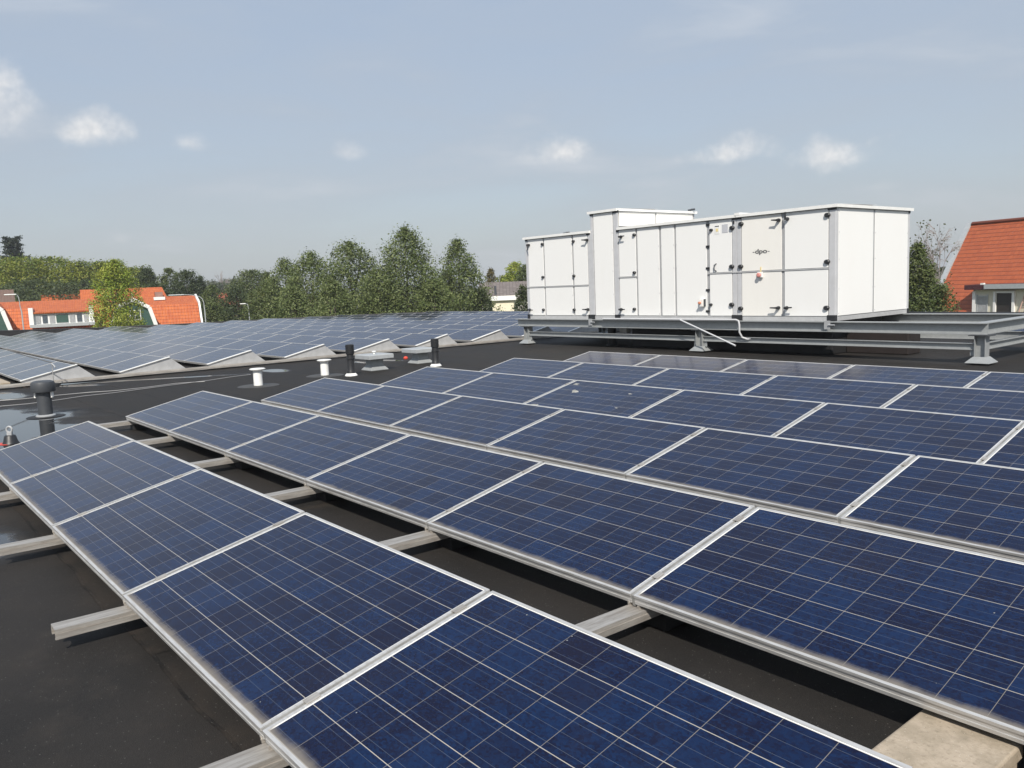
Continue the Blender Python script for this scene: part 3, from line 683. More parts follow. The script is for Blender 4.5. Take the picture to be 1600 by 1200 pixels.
p = aty(1116.5, 418, Y0-.03); MB().tube([(p.x+.03, Y0-.006, p.z+.08), (p.x, Y0-.045, p.z+.05), (p.x, Y0-.045, p.z-.05), (p.x+.03, Y0-.006, p.z-.08)], .012, 8).build('pull_handle', GREYP, D['H'])
def plate(px0, py0, px1, py1, m, name, par_, d=.004, off=.0065):
    a = aty(px0, py1, Y0); b = aty(px1, py0, Y0); return MB().box(a.x, Y0-off-d, a.z, b.x, Y0-off, b.z).build(name, m, par_)
plate(1128.5, 350, 1137.5, 364, GREYLBL, 'rating_plate', D['H']); lb = plate(1117, 352, 1124.5, 366, WHITEP, 'warning_label', D['H']); plate(1119, 357, 1122.5, 362, YEL, 'yellow_mark', lb, .002, .0108)
plate(1117.5, 352.5, 1124, 354.5, GREYP, 'printed_line', lb, .002, .0108)
hk = plate(1146, 345, 1147.6, 350, BLACKP, 'hook', D['H'], .02)
sw = thing('safety_switch', 'small white safety switch with orange knob low on the white unit', 'switch', (0, 0, 0))
a = aty(1099, 473, Y0); 
MB().box(a.x-.055, Y0-.085, a.z-.08, a.x+.055, Y0-.0065, a.z+.08).build('switch_box', CREAM, sw, bevel=.008)
MB().box(a.x+.058, Y0-.07, a.z-.075, a.x+.068, Y0-.0065, a.z+.08).build('side_plate', GREYP, sw)
k2 = MB().lathe([(.028, 0), (.028, .045), (.018, .05)], 12).build('knob', mat('orange_knob', col=(.5, .2, .12), rough=.5), sw); k2.location = (a.x-.02, Y0-.085, a.z); k2.rotation_euler = (pi/2, 0, 0)
sw2 = thing('safety_switch', 'small pink round switch on the cream door of the white unit', 'switch', (0, 0, 0))
a = aty(1189.5, 429.5, Y0); MB().box(a.x-.06, Y0-.06, a.z-.055, a.x+.06, Y0-.0195, a.z+.055).build('switch_box', WHITEP, sw2, bevel=.01)
MB().box(a.x-.01, Y0-.022, a.z+.06, a.x+.014, Y0-.0185, a.z+.16).build('tag_strip', YEL, sw2)
k2 = MB().lathe([(.045, 0), (.045, .03), (.03, .04)], 16).build('knob', PINK, sw2); k2.location = (a.x-.01, Y0-.0605, a.z); k2.rotation_euler = (pi/2, 0, 0)
# the lettering on the cream door
a = aty(1189.5, 393, Y0)
MB().box(a.x-.17, Y0-.0072, a.z-.045, a.x+.17, Y0-.0062, a.z+.055).build('logo_plate', mat('logo_plate', col=(.76, .75, .70), rough=.5), D['I'])
cu = bpy.data.curves.new('lettering', 'FONT'); cu.body = 'dpo'; cu.size = .155; cu.align_x = 'CENTER'; cu.extrude = .0006; cu.space_character = 1.0; cu.offset = .0035
tmp = bpy.data.objects.new('tmp', cu); COL.objects.link(tmp); bpy.context.view_layer.update()
me = bpy.data.meshes.new_from_object(tmp.evaluated_get(bpy.context.evaluated_depsgraph_get())); bpy.data.objects.remove(tmp)
me.materials.clear(); me.materials.append(INK); me.transform(Matrix.Rotation(pi/2, 4, 'X'))
lt = bpy.data.objects.new('lettering', me); COL.objects.link(lt); lt.parent = D['I']; lt.location = (a.x, Y0-.0085, a.z-.035); lt.scale = (1.15, 1, .8)
for s_ in (-1, 1): MB().box(a.x+s_*.172-.022, Y0-.009, a.z-.012, a.x+s_*.172+.022, Y0-.0078, a.z+.0).build('dash', INK, D['I'])

# ------------------------------------------------------------------ houses
def slope(name, m, p, parent, th=.10):
    """roof plane from 4 points (eave left, eave right, ridge right, ridge left) with thickness and tile coordinates in metres"""
    p = [Vector(q) for q in p]; n = (p[1]-p[0]).cross(p[3]-p[0]).normalized()
    b = MB().prism([q-n*th for q in p], n*th); o = b.build(name, m, parent)
    e1 = (p[1]-p[0]).normalized(); e2 = n.cross(e1); uvl = o.data.uv_layers.new(name='UVMap')
    for lp in o.data.loops:
        c = o.data.vertices[lp.vertex_index].co-p[0]; uvl.data[lp.index].uv = (c.dot(e1)+50, c.dot(e2)+50)
    return o
ZG = -5.0
class Frame:
    def __init__(s, px, D, rot=0):
        s.o = atd(px, 470, D); s.o.z = 0; v = (s.o-CAM); v.z = 0; v.normalize()
        c, q = cos(rot), sin(rot); s.e2 = Vector((v.x*c-v.y*q, v.x*q+v.y*c, 0)); s.e1 = Vector((s.e2.y, -s.e2.x, 0))
    def w(s, a, b, z): return s.o+s.e1*a+s.e2*b+Vector((0, 0, z))
    def px(s, x, y, b=0):
        """point seen at pixel x, y on the plane b metres behind the front"""
        d = ray(x, y); P0 = s.o+s.e2*b; k = (P0-CAM).dot(s.e2)/d.dot(s.e2); q = CAM+d*k-s.o
        return q.dot(s.e1), q.z
F1 = Frame(150, 68)
def gambrel(fr, a0, a1, zr, zk, ze, d, parent, m, name='roof'):
    w = fr.w; k = d*.42
    for s_, (b0, b1, b2) in ((0, (0, d*.2, d/2)), (1, (d, d*.8, d/2))):
        q1 = [w(a0, b0, ze), w(a1, b0, ze), w(a1, b1, zk), w(a0, b1, zk)]; q2 = [w(a0, b1, zk), w(a1, b1, zk), w(a1, b2, zr), w(a0, b2, zr)]
        if s_: q1 = [q1[1], q1[0], q1[3], q1[2]]; q2 = [q2[1], q2[0], q2[3], q2[2]]
        slope(name, m, q1, parent); slope(name, m, q2, parent)
def strip(fr, pts, wd, b, m, name, parent, depth=.16):
    """bargeboard following a polyline in the facade plane"""
    for (a0, z0), (a1, z1) in zip(pts[:-1], pts[1:]):
        d = Vector((a1-a0, z1-z0)); L = d.length; d /= L; n = Vector((-d.y, d.x))*wd/2
        if n.y < 0: n = -n
        q = [fr.w(a0-n.x, b, z0-n.y), fr.w(a1-n.x, b, z1-n.y), fr.w(a1+n.x, b, z1+n.y), fr.w(a0+n.x, b, z0+n.y)]
        MB().prism(q, fr.e2*depth).build(name, m, parent)
def house_row(fr, label, xl, xr, ridge, knee, eave, gab, gx, dep, m, end_barge=False):
    h = thing('gambrel_house', label, 'house', fr.w((fr.px(xl, 480)[0]+fr.px(xr, 480)[0])/2, dep/2, ZG), 'green and orange gambrel houses')
    h0 = h.location.copy()
    ro = bpy.data.objects.new('x', None)
    a0, a1 = fr.px(xl, 480)[0], fr.px(xr, 480)[0]
    zr = fr.px((xl+xr)/2, ridge, dep/2)[1]; zk = fr.px((xl+xr)/2, knee, dep*.2)[1]; ze = zk-3.1
    parts = []
    class Pn: pass
    before = set(bpy.data.objects)
    gambrel(fr, a0, a1, zr, zk, ze, dep, None, m)
    MB().prism([fr.w(a0+.15, .25, ZG), fr.w(a1-.15, .25, ZG), fr.w(a1-.15, dep-.25, ZG), fr.w(a0+.15, dep-.25, ZG)], (0, 0, ze-ZG+.25)).build('wall', BRICK)
    for aa in (a0+.12, a1-.3):
        MB().prism([fr.w(aa, .2, ze), fr.w(aa, dep-.2, ze), fr.w(aa, dep*.8-.15, zk-.15), fr.w(aa, dep/2, zr-.2), fr.w(aa, dep*.2+.15, zk-.15)], fr.e1*.18).build('gable_wall', GREENW)
    if end_barge:
        for q0, q1 in (((0, ze), (dep*.2, zk)), ((dep*.2, zk), (dep/2, zr))):
            b = MB(); n = Vector((0, 0, .14)); o_ = fr.e2*0
            b.prism([fr.w(a1+.02, q0[0]-.22, q0[1]-.1), fr.w(a1+.02, q1[0]-.22, q1[1]-.1), fr.w(a1+.02, q1[0]-.12, q1[1]+.13), fr.w(a1+.02, q0[0]-.22, q0[1]+.13)], fr.e1*.16); b.build('barge_board', WPAINT)
    # cross gable facing the camera
    if gx:
        gpts = [fr.px(x, y, -.6) for x, y in gx]       # bottom left, knee left, apex, knee right, bottom right
        zz = gpts[0][1]
        low = [(gpts[0][0]-.25, ze), gpts[1], gpts[2], gpts[3], (gpts[4][0]+.25, ze)]
        MB().prism([fr.w(a, -.6, z) for a, z in low], fr.e2*.2).build('gable_wall', GREENW)
        MB().prism([fr.w(low[0][0]+.1, -.55, ZG), fr.w(low[4][0]-.1, -.55, ZG), fr.w(low[4][0]-.1, .24, ZG), fr.w(low[0][0]+.1, .24, ZG)], (0, 0, ze-ZG)).build('wall', BRICK)
        strip(fr, low, .30, -.85, WPAINT, 'barge_board', None, .2)
        up = Vector((0, 0, .12))
        for (q0, q1) in ((low[0], low[1]), (low[1], low[2])): slope('roof', m, [fr.w(q1[0], -.8, q1[1])+up, fr.w(q0[0], -.8, q0[1])+up, fr.w(q0[0], dep*.5, q0[1])+up, fr.w(q1[0], dep*.5, q1[1])+up][::-1] if False else [fr.w(q0[0], dep*.45, q0[1])+up, fr.w(q0[0], -.8, q0[1])+up, fr.w(q1[0], -.8, q1[1])+up, fr.w(q1[0], dep*.45, q1[1])+up], None)
        for (q0, q1) in ((low[4], low[3]), (low[3], low[2])): slope('roof', m, [fr.w(q0[0], -.8, q0[1])+up, fr.w(q0[0], dep*.45, q0[1])+up, fr.w(q1[0], dep*.45, q1[1])+up, fr.w(q1[0], -.8, q1[1])+up], None)
        MB().tube([fr.w(gpts[2][0], -.7, gpts[2][1]), fr.w(gpts[2][0], -.7, gpts[2][1]+.55)], .05, 6).build('finial', WPAINT)
        if gab:
            wa, wb = fr.px(gab[0], gab[1], -.6), fr.px(gab[2], gab[3], -.6)
            wf = MB().prism([fr.w(wa[0], -.68, wb[1]), fr.w(wb[0], -.68, wb[1]), fr.w(wb[0], -.68, wa[1]), fr.w(wa[0], -.68, wa[1])], fr.e2*.1).build('window', WPAINT)
            n = 3; ww = (wb[0]-wa[0])/n
            for i in range(n):
                x0, x1 = wa[0]+ww*i+.07, wa[0]+ww*(i+1)-.07
                MB().prism([fr.w(x0, -.70, wb[1]+.08), fr.w(x1, -.70, wb[1]+.08), fr.w(x1, -.70, wa[1]-.08), fr.w(x0, -.70, wa[1]-.08)], fr.e2*.015).build('pane', GLAZ, wf)
    mm = Matrix.Translation(-h0)
    for o in set(bpy.data.objects)-before:
        if o.parent is None:
            o.parent = h; o.matrix_parent_inverse = mm
    return h, zr, zk, ze
hA, zr, zk, ze = house_row(F1, 'orange gambrel roofed house with a long white dormer window and green gable, far left', -70, 168, 470.5, 482, 515, None, [(-40, 515), (-28, 486), (-12, 474), (4, 485.5), (20, 515)], 8.5, T_ORANGE)
hB, zr2, zk2, ze2 = house_row(F1, 'orange gambrel roofed house with green gable window behind the yellow-green birch', 169, 313, 464, 477, 505, (194, 485, 221, 500), [(171, 505), (182, 480), (207, 468), (233, 480), (246, 505)], 8.5, T_ORANGE, True)
# long dormer of the left house
def child(parent, o): o.parent = parent; o.matrix_parent_inverse = Matrix.Translation(-parent.location); return o
a0, zt = F1.px(52, 491, -.05); a1, zb_ = F1.px(142, 503.5, -.05)
cheek = child(hA, MB().prism([F1.w(a0, -.05, zb_), F1.w(a1, -.05, zb_), F1.w(a1, -.05, zt), F1.w(a0, -.05, zt)], F1.e2*1.7).build('dormer', WPAINT))
child(hA, slope('dormer_roof', T_ORANGE, [F1.w(a0-.1, -.3, zt+.12), F1.w(a1+.1, -.3, zt+.12), F1.w(a1+.1, 3.6, zr-.02), F1.w(a0-.1, 3.6, zr-.02)], None))
for aa in (a0-.16, a1+.12): child(hA, MB().prism([F1.w(aa-.16, -.35, zb_-.1), F1.w(aa+.16, -.35, zb_-.1), F1.w(aa+.16, -.35, zt+.50), F1.w(aa-.16, -.35, zt+.50)], F1.e2*1.2).build('corner_post', WPAINT))
child(hA, MB().prism([F1.w(a0-.3, -.42, zb_-.22), F1.w(a1+.3, -.42, zb_-.22), F1.w(a1+.3, -.42, zb_+.03), F1.w(a0-.3, -.42, zb_+.03)], F1.e2*.4).build('sill', ZINC))
edges = [54, 64.5, 75.5, 87, 107, 118.5, 129.5, 140]
for i, (e0, e1) in enumerate(zip(edges[:-1], edges[1:])):
    x0, _ = F1.px(e0+(1.6 if i != 3 else .6), 495, -.1); x1, _ = F1.px(e1-(1.6 if i != 3 else .6), 495, -.1)
    mt = GREENW if i == 3 else (CURT if i % 2 == 0 else GLAZ)
    child(hA, MB().prism([F1.w(x0, -.10, zb_+.10), F1.w(x1, -.10, zb_+.10), F1.w(x1, -.10, zt-.12), F1.w(x0, -.10, zt-.12)], F1.e2*.03).build('window_pane' if i != 3 else 'green_board', mt))
# taller ridge and roof window on the second house
a0, zr3 = F1.px(206, 450, 6); a1, _ = F1.px(253, 449, 6); a2, zz3 = F1.px(257, 466, 4)
child(hB, slope('upper_roof', T_ORANGE, [F1.w(a0-4.2, 3.4, zz3-.3), F1.w(a1+.35, 3.4, zz3-.3), F1.w(a1, 6.2, zr3), F1.w(a0-4.2, 6.2, zr3)], None))
child(hB, slope('upper_roof', T_ORANGE, [F1.w(a1+.35, 9, zz3-.3), F1.w(a0-4.2, 9, zz3-.3), F1.w(a0-4.2, 6.2, zr3), F1.w(a1, 6.2, zr3)], None))
child(hB, MB().prism([F1.w(a1+.1, 3.6, zz3-1.5), F1.w(a1+.1, 8.9, zz3-1.5), F1.w(a1+.1, 8.9, zz3-.4), F1.w(a1-.1, 6.2, zr3-.15), F1.w(a1+.1, 3.6, zz3-.4)], F1.e1*.1).build('gable_wall', GREENW))
q0, z0_ = F1.px(243, 464.5, 3.2); q1, z1_ = F1.px(254, 456, 3.2)
child(hB, MB().prism([F1.w(q0, 3.2, z0_), F1.w(q1, 3.2, z0_), F1.w(q1, 3.4, z1_), F1.w(q0, 3.4, z1_)], F1.e2*1.0).build('roof_window', mat('rusty_panel', col=(.22, .11, .08), rough=.6, vary=.3)))
child(hB, MB().prism([F1.w(q0-.15, 3.0, z0_-.25), F1.w(q1+.15, 3.0, z0_-.25), F1.w(q1+.15, 3.0, z0_+.02), F1.w(q0-.15, 3.0, z0_+.02)], F1.e2*1.0).build('sill', WPAINT))

def gable_house(fr, label, a0, a1, zr, ze, dep, mr, mw, name='house', gable_m=None):
    h = thing(name, label, 'house', fr.w((a0+a1)/2, dep/2, ZG)); w_ = fr.w
    child(h, slope('roof', mr, [w_(a0, 0, ze), w_(a1, 0, ze), w_(a1, dep/2, zr), w_(a0, dep/2, zr)], None))
    child(h, slope('roof', mr, [w_(a1, dep, ze), w_(a0, dep, ze), w_(a0, dep/2, zr), w_(a1, dep/2, zr)], None))
    child(h, MB().prism([w_(a0+.3, .4, ZG), w_(a1-.3, .4, ZG), w_(a1-.3, dep-.4, ZG), w_(a0+.3, dep-.4, ZG)], (0, 0, ze-ZG+.2)).build('wall', mw))
    for aa in (a0+.3, a1-.5): child(h, MB().prism([w_(aa, .4, ze), w_(aa, dep-.4, ze), w_(aa, dep/2, zr-.25)], fr.e1*.2).build('gable_wall', gable_m or mw))
    return h
# big red roofed house at the right, turned by about thirty degrees
F2 = Frame(1530, 50, radians(-36))
zr = F2.px(1560, 346, 4.6)[1]; al = F2.px(1509, 349, 4.6)[0]; ze = zr-6.6
h = gable_house(F2, 'large steep red tiled roof with cream dormer behind the right end of the roof', al, al+16, zr, ze-1.2, 10.4, T_RED, BRICK, 'house')
dep = 10.4; b = MB(); wv = F2.w
b.prism([wv(al-.02, -.15, ze-1.2), wv(al-.02, dep/2, zr+.12), wv(al-.02, dep/2, zr-.42), wv(al-.02, .25, ze-1.55)], F2.e1*-.35); child(h, b.build('barge_board', ZINC))
b = MB(); b.prism([wv(al-.03, dep/2+.001, zr+.12), wv(al-.03, dep, ze-1.2), wv(al-.03, dep-.3, ze-1.4), wv(al-.03, dep/2+.001, zr-.42)], F2.e1*-.3); child(h, b.build('barge_board', ZINC))
child(h, MB().tube([wv(al+.05, dep/2, zr+.03), wv(al+15.9, dep/2, zr+.03)], .13, 8).build('ridge_tiles', T_RED))
# dormer: box standing out of the roof slope
sl = (zr-(ze-1.2))/(dep/2)
b_d = 1.25
x0, _ = F2.px(1520.5, 470, b_d); zt = F2.px(1535, 452.5, b_d)[1]; zbm = zt-2.6
x1 = x0+9
dm = child(h, MB().prism([wv(x0, b_d, zbm), wv(x0+3.4, b_d, zbm), wv(x0+3.4, b_d, zt), wv(x0, b_d, zt)], F2.e2*2.6).build('dormer', CREAMW))
X = lambda p: F2.px(p, 470, b_d)[0]
def pan(p0, p1, z0, z1, m, name, par, off): 
    return child_of(par, MB().prism([wv(X(p0), b_d-off, z0), wv(X(p1), b_d-off, z0), wv(X(p1), b_d-off, z1), wv(X(p0), b_d-off, z1)], F2.e2*(off-.002)).build(name, m))
def child_of(par, o): return child(h, o)
pan(1527.5, 1543.5, zbm+.3, zt-.42, CURT, 'window_pane', dm, .04); pan(1526.6, 1528.2, zbm, zt-.3, ZINC, 'window_frame', dm, .07); pan(1542.8, 1544.2, zbm, zt-.3, ZINC, 'window_frame', dm, .07); pan(1527, 1544, zt-.45, zt-.38, ZINC, 'window_frame', dm, .075)
pan(1520.4, 1525.5, zbm, zt-.1, WPAINT, 'corner_post', dm, .09); pan(1553.5, 1557, zbm, zt-.12, WPAINT, 'door_post', dm, .12); pan(1558, 1582, zbm, zt-.22, DDARK, 'door', dm, .03); pan(1582.5, 1586.5, zbm, zt-.12, WPAINT, 'door_post', dm, .12); pan(1556, 1586, zt-.22, zt-.1, WPAINT, 'lintel', dm, .10)
child(h, MB().prism([wv(X(1587), b_d+.002, zbm), wv(X(1640), b_d+.002, zbm), wv(X(1640), b_d+.002, zt-.06), wv(X(1587), b_d+.002, zt-.06)], F2.e2*2.5).build('red_wall', DRED))
child(h, MB().prism([wv(x0-.35, b_d-.38, zt), wv(X(1645), b_d-.38, zt), wv(X(1645), b_d+2.9, zt+.08), wv(x0-.35, b_d+2.9, zt+.02)], (0, 0, .30)).build('dormer_roof', mat('dark_fascia', col=(.06, .014, .018), rough=.6)))
child(h, MB().prism([wv(X(1545), b_d-.50, zt+.05), wv(X(1645), b_d-.50, zt+.05), wv(X(1645), b_d-.39, zt+.05), wv(X(1545), b_d-.39, zt+.05)], (0, 0, .28)).build('gutter', ZINC))
child(h, MB().prism([wv(X(1537), b_d-.36, zt+.31), wv(X(1542), b_d-.36, zt+.31), wv(X(1542), b_d-.2, zt+.31), wv(X(1537), b_d-.2, zt+.31)], (0, 0, .1)).build('roof_outlet', WPAINT))
ld = thing('ladder', 'pinkish wooden ladder leaning against the dark red dormer wall', 'ladder', wv(X(1592), b_d-.5, zbm)); 
for dxx in (0, .45):
    o = MB().tube([wv(X(1590)+dxx, b_d-.45, zbm), wv(X(1602)+dxx, b_d-.05, zt-.3)], .035, 6).build('rail', WOOD); o.parent = ld; o.matrix_parent_inverse = Matrix.Translation(-ld.location)
for i in range(7):
    p = wv(X(1590), b_d-.45, zbm).lerp(wv(X(1602), b_d-.05, zt-.3), (i+.5)/7); o = MB().tube([p, p+F2.e1*.45], .018, 6).build('rung', WOOD); o.parent = ld; o.matrix_parent_inverse = Matrix.Translation(-ld.location)
def lamp(label, pole_px, top_py, D, arm, head_len=.8, mt=ZINC):
    f = Frame(pole_px, D); a, z = f.px(pole_px, top_py)
    t = thing('street_lamp', label, 'street lamp', f.w(a, 0, ZG), 'street lamps'); o = t.location
    pts = [Vector(), Vector((0, 0, z-ZG-.8))]
    tip = None
    P = [f.px(x, y) for x, y in arm]
    pts += [f.w(p[0], 0, p[1])-o for p in P]
    MB().tube(pts, [.055, .045]+[.028]*len(P), 8).build('pole', mt, t, smooth=True)
    e = pts[-1]; m = MB(); m.obox(e-f.e1*head_len/2+Vector((0,0,.0)), f.e1, f.e2, Vector((0,0,1)), head_len/2, .11, .04); m.build('lamp_head', WPAINT if head_len < 1 else ZINC, t, bevel=.03)
lamp('grey street lamp with a curved arm in front of the left orange roof', 32, 470, 58, [(31.2, 478), (30.3, 470), (28.5, 463.5), (25.5, 460)], .75)
lamp('thin street lamp with a long arm to the left of the orange house end', 318.7, 470, 62, [(318.2, 472), (316, 467), (312, 463.5), (300, 461), (288, 460.5)], 1.1)
lamp('thin pale street lamp among the trees in front of the distant red roof', 388.6, 482, 75, [(388.3, 482), (387.3, 477), (386, 475), (384, 474.5)], .5)

def simple_house(px0, px1, ridge, eave, D, mr, mw, label, dep=8, rot=0, name='house', gm=None):
    f = Frame((px0+px1)/2, D, rot); a0 = f.px(px0, ridge, dep/2)[0]; a1 = f.px(px1, ridge, dep/2)[0]
    zr = f.px((px0+px1)/2, ridge, dep/2)[1]; ze = f.px((px0+px1)/2, eave, 0)[1]
    return f, gable_house(f, label, a0, a1, zr, ze, dep, mr, mw, name, gm)
simple_house(338, 392, 457, 478, 105, T_FAR, BRICK, 'distant red tiled roof between dark trees, right of the orange houses')
f3, hh_ = simple_house(358, 404, 455.5, 476, 112, T_FAR, BRICK, 'distant bright red roof with a grey chimney behind the trees')
p = f3.px(384, 452, 3); child(hh_, MB().prism([f3.w(p[0]-.8, 2.6, p[1]-2), f3.w(p[0]+.8, 2.6, p[1]-2), f3.w(p[0]+.8, 3.6, p[1]-2), f3.w(p[0]-.8, 3.6, p[1]-2)], (0, 0, 2.2)).build('chimney', WALLW))
simple_house(64, 135, 460, 480, 88, T_ORANGE, BRICK, 'orange tiled roof just showing beneath the green tree row')
f4 = Frame(-6, 80); hz = gable_house(f4, 'dull brown gable roof at the far left behind the orange house', -4, 1.6, f4.px(0, 452, 0)[1], f4.px(0, 476, 0)[1], 7, T_DULL, BRICK)
# white house with brown roof left of the unit
f5 = Frame(785, 72); dep = 8
a0, a1 = f5.px(748, 441, 4)[0], f5.px(818, 441, 4)[0]+3; zr = f5.px(785, 440.5, 4)[1]; ze = f5.px(785, 466, .2)[1]
h5 = gable_house(f5, 'white house with a grey-brown tiled roof left of the white unit', a0, a1, zr, ze, dep, T_BROWN, WALLW)
x0, z1 = f5.px(769, 470, -2.2); x1, _ = f5.px(803, 470, -2.2)
ex = child(h5, MB().prism([f5.w(x0, -2.2, ZG), f5.w(x1, -2.2, ZG), f5.w(x1, .38, ZG), f5.w(x0, .38, ZG)], (0, 0, z1-ZG)).build('extension', mat('cream_wall', col=(.74, .68, .52), rough=.8, vary=.06)))
child(h5, MB().prism([f5.w(x0-.25, -2.45, z1+.002), f5.w(x1+.3, -2.45, z1+.002), f5.w(x1+.3, .39, z1+.002), f5.w(x0-.25, .39, z1+.002)], (0, 0, .28)).build('flat_roof_edge', WPAINT))
wx0 = f5.px(763, 480, .35)[0]; wx1 = f5.px(768.5, 480, .35)[0]; wz = f5.px(765, 478, .35)[1]
child(h5, MB().prism([f5.w(wx0, .33, wz-1.3), f5.w(wx1, .33, wz-1.3), f5.w(wx1, .33, wz), f5.w(wx0, .33, wz)], f5.e2*.06).build('window', GLAZ))
child(h5, MB().prism([f5.w(wx0, .32, wz+.1), f5.w(wx1, .32, wz+.1), f5.w(wx1, .32, wz+.5), f5.w(wx0, .32, wz+.5)], f5.e2*.06).build('shutter', ZINC))
child(h5, MB().tube([f5.w(f5.px(774.5, 465, 1)[0], .9, ze), f5.w(f5.px(774.5, 465, 1)[0], .9, ze+1.1)], .1, 8).build('flue', GREYP))

# ------------------------------------------------------------------ trees
rng = np.random.default_rng(5)
def leaf_mesh(name, C, N, size, m, parent, flat=.0):
    """C: leaf centres, N: preferred normals; each leaf a folded quad"""
    n = len(C); d = rng.normal(size=(n, 3)); d = d*.62+N*1.25; d /= np.linalg.norm(d, axis=1)[:, None]
    a = np.cross(d, rng.normal(size=(n, 3))); a /= np.linalg.norm(a, axis=1)[:, None]+1e-9; b = np.cross(d, a)
    s = size*rng.uniform(.55, 1.3, size=(n, 1))
    V = np.stack([C-a*s*.5, C+b*s*.32-a*s*.05, C+a*s*.55, C-b*s*.32-a*s*.05], 1).reshape(-1, 3)
    me = bpy.data.meshes.new(name); me.vertices.add(4*n); me.loops.add(4*n); me.polygons.add(n)
    me.vertices.foreach_set('co', V.astype(np.float32).ravel()); me.loops.foreach_set('vertex_index', np.arange(4*n, dtype=np.int32))
    me.polygons.foreach_set('loop_start', np.arange(0, 4*n, 4, dtype=np.int32)); me.polygons.foreach_set('loop_total', np.full(n, 4, dtype=np.int32))
    me.update(calc_edges=True); me.materials.append(m)
    o = bpy.data.objects.new(name, me); COL.objects.link(o); o.parent = parent; return o
def tree(px, top, D, width, label, lm=L_MID, shape='round', n=9000, size=.17, base=None, name='tree', group=None, bark=BARK, clump=None, gaps=1.):
    """px: pixel column of the trunk, top: pixel row of the tip, D: distance, width: crown width in pixels"""
    tip = atd(px, top, D); R = width/2*D/FPX*1.12; Ht = tip.z-ZG+.15; n = int(n*2.0); size *= .84
    base = 1.2 if base is None else base
    t = thing(name, label, 'tree', (tip.x, tip.y, ZG), group)
    prof = {'egg': [(0, .85), (.3, 1.), (.6, .92), (.8, .72), (.92, .46), (1, .14)], 'cone': [(0, .85), (.25, 1.), (.5, .92), (.7, .70), (.85, .45), (.94, .25), (1, .08)], 'round': [(0, .5), (.2, .88), (.5, 1.), (.75, .85), (.9, .55), (1, .22)],
            'wide': [(0, .8), (.3, 1.), (.6, 1.), (.8, .85), (.93, .6), (1, .3)], 'column': [(0, .8), (.3, 1.), (.6, .9), (.85, .6), (1, .15)]}[shape]
    hs = np.array([p[0] for p in prof]); rs = np.array([p[1] for p in prof])
    nc = max(60, int(n/(60 if shape != 'wide' else 90))); Hc = Ht-base
    if clump and clump < 30: nc = clump
    w_ = np.interp(np.linspace(0, 1, 50), hs, rs)+.12; h = rng.choice(50, nc, p=w_/w_.sum())/50+rng.uniform(0, .02, nc)
    ang = rng.uniform(0, 2*pi, nc); ph = rng.uniform(0, 6, 3)
    lob = lambda a_, h_: 1+.14*np.sin(a_*2+ph[0]+h_*5)+.10*np.sin(a_*5+h_*14+ph[1])+.12*np.sin(h_*31+ph[2]+a_*2)
    r = R*np.interp(h, hs, rs)*lob(ang, h)*rng.uniform(.08, 1, nc)**.5
    cs = np.clip(R*(.12+.14*rng.uniform(size=nc)**1.5), .25, 1.1)
    if clump and clump < 30: cs = np.full(nc, R*.22)
    C = np.stack([r*np.cos(ang), r*np.sin(ang), base+h*Hc], 1); C[:, 2] = np.minimum(C[:, 2], base+Hc-cs*.5)
    C[0] = (0, 0, base+Hc-.45); cs[0] = .3
    k = rng.choice(nc, n, p=(cs**2)/np.sum(cs**2)); d = rng.normal(size=(n, 3)); d /= np.linalg.norm(d, axis=1)[:, None]
    rad = cs[k][:, None]*rng.uniform(.3, 1.25, size=(n, 1))**.8; st = rng.uniform(.65, 1.5, size=(nc, 3))[k]
    L = C[k]+d*rad*st*np.array([1, 1, .75 if shape == 'wide' else .95])
    if not (clump and clump < 30):                   # loose leaves that fill between the clumps
        nf = int(n*.38); hf = rng.choice(50, nf, p=w_/w_.sum())/50+rng.uniform(0, .02, nf); af = rng.uniform(0, 2*pi, nf)
        rf_ = R*np.interp(hf, hs, rs)*lob(af, hf)*rng.uniform(.2, 1.1, nf)**.5
        L[:nf] = np.stack([rf_*np.cos(af), rf_*np.sin(af), base+hf*Hc], 1)+rng.normal(size=(nf, 3))*.08
        k_top = n//60; L[nf:nf+k_top] = np.stack([rng.normal(0, .10, k_top), rng.normal(0, .10, k_top), base+Hc-rng.uniform(0, .9, k_top)], 1)
    out = L-np.array([0, 0, base+Hc*.4]); out /= np.linalg.norm(out, axis=1)[:, None]+1e-6
    nrm = d*.6+out*.4+np.array([0, 0, .35])
    leaf_mesh('crown', L, nrm, size, lm, t)
    tb = MB(); tb.tube([(0, 0, 0), (.05*R, 0, Ht*.3), (-.04*R, .03*R, Ht*.62), (0, 0, Ht*.95)], [.035*R+.09, .028*R+.06, .05, .015], 7)
    for i in range(min(26, nc)):
        c = C[rng.integers(nc)]; z0 = base+(c[2]-base)*.6; tb.tube([(0, 0, z0), (c[0]*.5, c[1]*.5, z0+(c[2]-z0)*.4), tuple(c)], [.05, .03, .01], 5)
    tb.build('trunk', bark, t); return t
